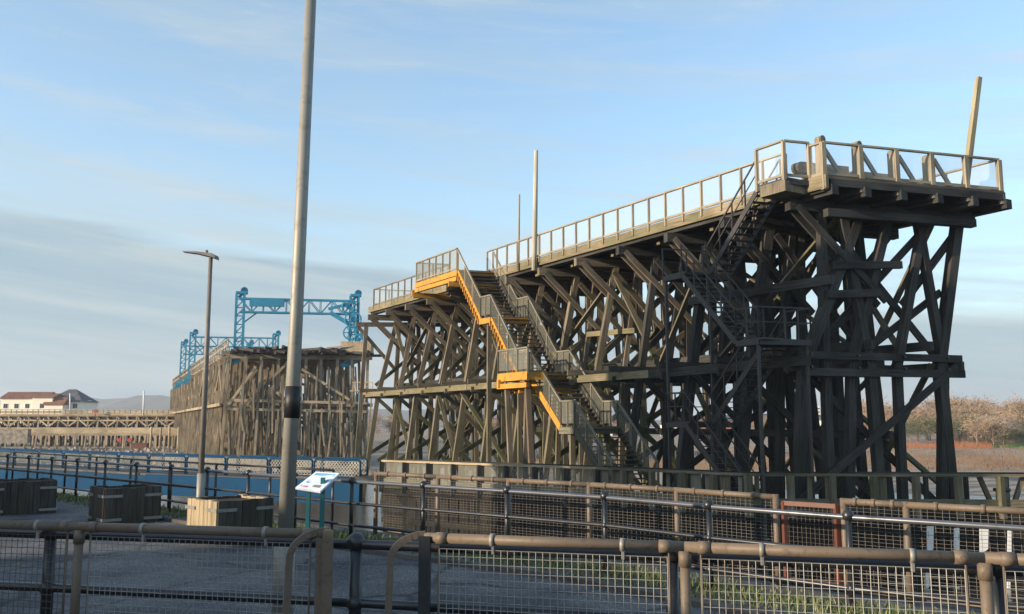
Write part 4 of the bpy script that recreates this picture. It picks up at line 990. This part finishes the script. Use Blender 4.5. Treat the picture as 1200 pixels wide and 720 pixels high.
# brown mesh fence behind the railing (middle)
def mid_fence(path, label, dropend=False):
    g = thing('mesh_fence', V3(path[0], 0), label, 'fence')
    for a, b_ in zip(path, path[1:]):
        A, B = V3(a, 0), V3(b_, 0)
        mb = MB(); mb.tube([A + Vector((0, 0, 1.2)), B + Vector((0, 0, 1.2))], .042, 10)
        for q in (.2, .5, .8): p = A.lerp(B, q) + Vector((0, 0, 1.2)); d = (B - A).normalized() * .025; mb.tube([p - d, p + d], .055, 10)
        r_ = mb.build('top_rail', M['brown'], g)
        mb = MB(); mb.tube([A + Vector((0, 0, .12)), A.lerp(B, .5) + Vector((0, 0, .12 - .05)), B + Vector((0, 0, .12))], .032, 8); mb.build('bottom_rail', M['brown'], g)
        mb = MB(); mb.tube([A, A + Vector((0, 0, 1.24))], .045, 8); mb.build('post', M['brown'], g)
        wiremesh(A, B, .16, 1.17, .085, .0024, 'wire_mid', g, stepz=.045, jit=.004)
    mb = MB(); mb.tube([B, B + Vector((0, 0, 1.24))], .045, 8); mb.build('post', M['brown'], g)
mp = resample([pl[4], pl[5], pl[6], pl[7], pl[8]], 1.75)
def nearest(px): 
    return min(range(len(mp)), key=lambda i: abs(600 + F * mp[i].x / mp[i].y - px))
i0 = nearest(925); i1 = nearest(962) + 1 if nearest(962) == nearest(925) else nearest(962)
mid_fence(mp[:i0 + 1], 'brown pipe fence with wire mesh behind the black railing, left of the red gate')
gt_ = thing('red_gate', V3(mp[i0], 0), 'small dark red mesh gate in the brown fence behind the black railing', 'gate')
A = V3(mp[i0], 0); Bfull = V3(mp[i0 + 1], 0); dd = (Bfull - A).normalized(); A2 = A + dd * .12; B2 = A + dd * .85
mb = MB()
for p in (A2, B2): mb.beam(p + Vector((0, 0, .1)), p + Vector((0, 0, 1.15)), .06, .06)
for zz in (.12, 1.13): mb.beam(A2 + Vector((0, 0, zz)), B2 + Vector((0, 0, zz)), .06, .06)
mb.build('gate_frame', M['redgate'], gt_); wiremesh(A2, B2, .14, 1.12, .06, .0025, 'wire_dark', gt_)
mid_fence([Vector((B2.x, B2.y)) + Vector((dd.x, dd.y)) * .1] + mp[i0 + 1:], 'brown pipe fence with wire mesh behind the black railing, right of the red gate')

# near black railing: posts and two rails
NB = [Vector(p) for p in ((-12.5, 11.0), (-4.72, 9.4), (-1.46, 8.62), (1.36, 7.85), (3.75, 7.15), (7, 6.3))]
nr = thing('roadside_railing', V3(NB[2], 0), 'black two rail post and ball railing close to the camera, behind the brown mesh panels', 'railing')
for zz, r_ in ((1.08, .045), (.55, .042)):
    mb = MB(); mb.tube([V3(p, zz) for p in NB], r_, 14); mb.build('rail', M['black'], nr)
for p in NB:
    mb = MB(); mb.tube([V3(p, 0), V3(p, 1.08)], .058, 16); mb.tube([V3(p, 0), V3(p, .05)], .1, 16); mb.ball(V3(p, 1.1), .09, 20, 14); mb.ball(V3(p, .55), .082, 20, 14)
    mb.build('post', M['black'], nr)
# brown mesh panels in front
def lerp2(px):
    """point on the brown fence line under pixel column px"""
    off = [q + Vector((-.05, -.2)) for q in NB]
    for a, b_ in zip(off, off[1:]):
        for k in range(101):
            p = a.lerp(b_, k / 100)
            if 600 + F * p.x / (p.y * .9916 - 1.1 * .129) >= px: return p
    return off[-1]
def brown_panel(pxs, label, hoop_at=None, wires='wire'):
    P_ = [lerp2(x) if x > -60 else NB[0] + Vector((0, -.2)) for x in pxs]
    g = thing('brown_mesh_fence', V3(P_[0], 0), label, 'fence', None)
    H = 1.19
    for i, (a, b_) in enumerate(zip(P_, P_[1:])):
        A, B = V3(a, 0), V3(b_, 0); d = (B - A).normalized(); L = (B - A).length
        mb = MB(); mb.tube([A + Vector((0, 0, H)), B + Vector((0, 0, H))], .045, 16); rr_ = mb.build('top_rail', M['brown'], g)
        n = max(1, int(L / .95))
        for k in range(n):
            p = A + d * (k + .55) * L / n + Vector((0, 0, H)); mb = MB(); mb.tube([p - d * .018, p + d * .018], .056, 16)
            mb.box(p + Vector((0, 0, -.085)), (.02, .03, .07)); mb.build('clamp', M['galv'], rr_)
        for p, sg in ((A, 1), (B, -1)):
            q = p + d * sg * .16 + Vector((0, 0, H)); mb = MB(); mb.tube([q - d * .05, q + d * .05], .053, 16); mb.tube([q + Vector((0, -.05, 0)), q + Vector((0, -.062, 0))], .012, 8); mb.build('sleeve', M['brown'], rr_)
        wiremesh(A + d * .14, B - d * .14, .08, H - .09, .062, .0032, wires if isinstance(wires, str) else wires[i], g, jit=.006)
        for p in (A + d * .13, B - d * .13): mb = MB(); mb.tube([p + Vector((0, 0, .05)), p + Vector((0, 0, H - .04))], .009, 6); mb.build('mesh_edge', M['brown'], g)
    for i, p in enumerate(P_):
        A = V3(p, 0); mb = MB()
        if (hoop_at == 'end' and i == len(P_) - 1):
            mb.beam(A, A + Vector((0, 0, H + .04)), .055, .13, up=(1, 0, 0)); mb.beam(A + Vector((.05, -.05, 0)), A + Vector((.05, -.05, H + .04)), .012, .1, up=(1, 0, 0))
        elif hoop_at == 'start' and i == 0:
            mb.beam(A, A + Vector((0, 0, H + .02)), .15, .1, up=(1, 0, 0))
        else:
            mb.tube([A, A + Vector((0, 0, H - .05))], .043, 16); mb.tube([A + Vector((0, 0, H - .16)), A + Vector((0, 0, H - .03))], .053, 16)
        mb.build('post', M['brown'] if not (hoop_at == 'start' and i == 0) else M['black'], g)
        if (hoop_at == 'end' and i == len(P_) - 1) or (hoop_at == 'start' and i == 0):
            # bent flat-bar hoop leaving the post
            o = Vector((-.27, -.16, 0)) if hoop_at == 'end' else Vector((-.30, -.06, 0)); pts_ = []
            for k in range(9):
                t = k / 8 * math.pi / 2; pts_.append(A + o * (1 - math.cos(math.pi / 2 - t)) * 1.0 * 0 + o * math.sin(t) + Vector((0, 0, H + .03 - .22 * (1 - math.cos(t)))))
            pts_.append(A + o * 1.08 + Vector((0, 0, 0)))
            mb = MB()
            for u_, v_ in zip(pts_, pts_[1:]): mb.beam(u_, v_ + (v_ - u_).normalized() * .008, .025, .06, up=(0, 0, 1) if abs((v_ - u_).normalized().z) < .6 else tuple(o))
            mb.build('hoop', M['brown'], g)
    return g
brown_panel([-400, 91, 376], 'brown pipe fence with wire mesh in the foreground, left of the gap', 'end', ['wire_dark', 'wire'])
brown_panel([495, 800, 1152, 1500], 'brown pipe fence with wire mesh in the foreground, right of the gap', 'start', 'wire')

# ================================================================== TIMBER PLANTERS
def planter(x, y, rz, lx, ly, h, m_, label, strap='strap'):
    g = thing('timber_planter', (x, y, 0), label, 'planter', None)
    mt = Matrix.Rotation(rz, 3, 'Z'); c = Vector((x, y, 0))
    def L(a, b_, z): return c + mt @ Vector((a, b_, z))
    for side, m__ in ((0, m_[0]), (1, m_[1])):
        for sg in (-1, 1):
            mb = MB(); ln = ly if side == 0 else lx; n_ = round(ln / .17); st2 = ln / n_
            for i in range(n_):
                o_ = -ln / 2 + st2 * (i + .5); a_, b_ = (sg * (lx / 2 - .03), o_) if side == 0 else (o_, sg * (ly / 2 - .03))
                mb.beam(L(a_, b_, 0), L(a_ + j(.004), b_ + j(.004), h + j(.014)), st2 - .008, .11, up=mt @ (Vector((0, 1, 0)) if side else Vector((1, 0, 0))))
            mb.build('staves', M[m__], g)
    mb = MB(); mb.prism([L(-lx / 2 + .08, -ly / 2 + .08, h - .12), L(lx / 2 - .08, -ly / 2 + .08, h - .12), L(lx / 2 - .08, ly / 2 - .08, h - .12), L(-lx / 2 + .08, ly / 2 - .08, h - .12)], [L(-lx / 2 + .08, -ly / 2 + .08, h - .05), L(lx / 2 - .08, -ly / 2 + .08, h - .05), L(lx / 2 - .08, ly / 2 - .08, h - .05), L(-lx / 2 + .08, ly / 2 - .08, h - .05)]); mb.build('soil', M['soil'], g)
    for z in (h - .17, .1):
        for sx in (-1, 1):
            for sy in (-1, 1):
                mb = MB(); cn = L(sx * (lx / 2 + .045), sy * (ly / 2 + .045), z)
                mb.beam(cn, L(sx * (lx / 2 + .045), sy * (ly / 2 - .36), z), .012, .06)
                mb.beam(L(sx * (lx / 2 + .05), sy * (ly / 2 + .045), z), L(sx * (lx / 2 - .36), sy * (ly / 2 + .045), z), .012, .06)
                mb.build('strap', M['strap'], g)
planter(-5.45, 17.7, R(44), 1.12, 1.22, .78, ('planter', 'planter_shaded'), 'sunlit pale end timber planter behind the tall grey pole, right of the other planters')
planter(-8.85, 20.9, R(40), 1.2, 1.1, .78, ('planter_shaded', 'planter_shaded'), 'shaded weathered timber planter, the middle of the three on the quay')
planter(-12.4, 22.9, R(36), 1.5, 1.35, .8, ('planter_shaded', 'planter_shaded'), 'shaded mossy timber planter cut by the left edge of the picture')

# ================================================================== INFO BOARD, LAMPS
ib = thing('info_board', (-4.0, 17.3, 0), 'tilted white information board on two teal posts beside the tall grey pole', 'information board')
yb = 17.2; pA = at(361, 600, yb); pB = at(377.5, 600, yb - .1)
for p, h in ((pA, 1.12), (pB, 1.2)): mb = MB(); mb.beam(Vector((p.x, p.y, 0)), Vector((p.x, p.y, h)), .075, .075, up=(1, 0, 0)); mb.build('post', M['teal'], ib)
c = [at(346, 571.5, yb - .15), at(375, 576, yb - .35), at(398, 554.5, yb + .15), at(370, 553, yb + .35)]
nn = (c[1] - c[0]).cross(c[3] - c[0]).normalized()
mb = MB(); mb.prism([p - nn * .04 for p in c], list(c)); bd = mb.build('panel', M['boardpic'], ib)
def onb(u_, v_): return c[0].lerp(c[1], u_).lerp(c[3].lerp(c[2], u_), v_) + nn * .004
for (u0, v0, u1, v1, m_) in ((.1, .1, .4, .2, 'boardred'), (.1, .78, .9, .92, 'boardblue'), (.5, .4, .9, .6, 'boardblue'), (.15, .35, .4, .5, 'boardblue'), (.55, .15, .85, .28, 'galv')):
    mb = MB(); mb.face([onb(u0, v0), onb(u1, v0), onb(u1, v1), onb(u0, v1)]); mb.build('printed_patch', M[m_], bd)
# tall column
tp0 = Vector((-2.52, 10.2, 0)); top = Vector((-2.40, 10.2, 8.6))
pc = thing('lamp_column', tp0, 'tall galvanised lamp column with a black band, rising out of the top of the picture', 'lamp post')
mb = MB(); mb.tube([tp0 + Vector((0, 0, .9)), tp0.lerp(top, .4), top], .088, 20, .062); mb.build('shaft', M['galv'], pc)
mb = MB(); mb.tube([tp0, tp0 + Vector((0, 0, .88)), ], .115, 20); mb.tube([tp0 + Vector((0, 0, .88)), tp0 + Vector((0, 0, .98))], .115, 20, .085); mb.build('base', M['galv'], pc)
zb0, zb1 = at(340, 490, 10.2).z, at(341, 453, 10.2).z
mb = MB(); mb.tube([tp0.lerp(top, zb0 / 8.6), tp0.lerp(top, zb1 / 8.6)], .088, 20, .086); mb.build('band', M['band'], pc)
mb = MB(); mb.tube([top, top + Vector((0, 0, .1))], .08, 16); mb.box(top + Vector((-.3, 0, .15)), (.7, .25, .1)); mb.build('lantern', M['galv_dark'], pc)
# smaller street lamp
l0 = Vector((-6.83, 20.0, 0)); l1 = Vector((-6.83, 20.0, 5.95)); lp = thing('street_lamp', l0, 'slim grey street lamp with flat angled head beside the dark planter', 'lamp post')
mb = MB(); mb.tube([l0 + Vector((0, 0, 1.1)), l1], .062, 16, .045); mb.build('shaft', M['galv_dark'], lp)
mb = MB(); mb.tube([l0, l0 + Vector((0, 0, 1.12))], .085, 16); mb.build('base', M['galv'], lp)
mb = MB()
hd = [(-.62, .1, .02), (-.3, .07, .05), (.05, .0, .09), (.14, -.04, .08)]
secs = []
for x_, z_, t_ in hd:
    wy = .07 + (x_ + .62) * .12; cc = l1 + Vector((x_, 0, z_ + .02)); secs.append([cc + Vector((0, -wy, -t_ * .4)), cc + Vector((0, wy, -t_ * .4)), cc + Vector((0, wy * .7, t_ * .6)), cc + Vector((0, -wy * .7, t_ * .6))])
for a, b_ in zip(secs, secs[1:]): mb.prism(a, b_)
mb.tube([l1 + Vector((-.1, 0, .08)), l1 + Vector((-.1, 0, .16))], .035, 8); mb.build('lantern', M['galv_dark'], lp)

# ================================================================== ADDED SHADE BUILDINGS OUT OF FRAME (sized to shade road and lower staith)
SN = Vector((-SD.y, SD.x, 0)) * (1 if -SD.y > 0 else -1)
def shade_building(c0, c1, q, depth, h, label):
    p = SN * ((c0 + c1) / 2) + SD * (q + depth / 2)
    g = house(p.x, p.y, 0, c1 - c0, depth, h, .6, 'brick', 'slate', label, 'building', wins=max(2, int((c1 - c0) / 3)), name='added_shade_building', hip=.3, e=.05)
    g.rotation_euler = (0, 0, math.atan2(SN.y, SN.x))
shade_building(-17.2, 12, 20, 9, 6.3, 'long low brick building added out of frame to the left to shade the road')
shade_building(-33, -22, 20, 9, 18.8, 'tallest brick building added out of frame to the left to shade the lower staith')
shade_building(-36.5, -33.1, 20, 9, 14.5, 'narrow brick building added beside the tallest one to extend its shade, out of frame to the left')

# ================================================================== HAZE
mb = MB(); mb.box((0, 1250, 45), (5600, 2640, 110)); 
hz = mb.build('haze', []); hz.data.materials.clear()
m = bpy.data.materials.new('haze_air'); m.use_nodes = True; t = m.node_tree; t.nodes.clear()
pv = N(t, 'ShaderNodeVolumePrincipled'); pv.inputs['Color'].default_value = (.85, .9, 1, 1); pv.inputs['Density'].default_value = .0003; pv.inputs['Anisotropy'].default_value = .2
ou = N(t, 'ShaderNodeOutputMaterial'); t.links.new(pv.outputs[0], ou.inputs['Volume']); hz.data.materials.append(m)
tag(hz, 'thin pale morning haze over the river', 'haze', kind='stuff')
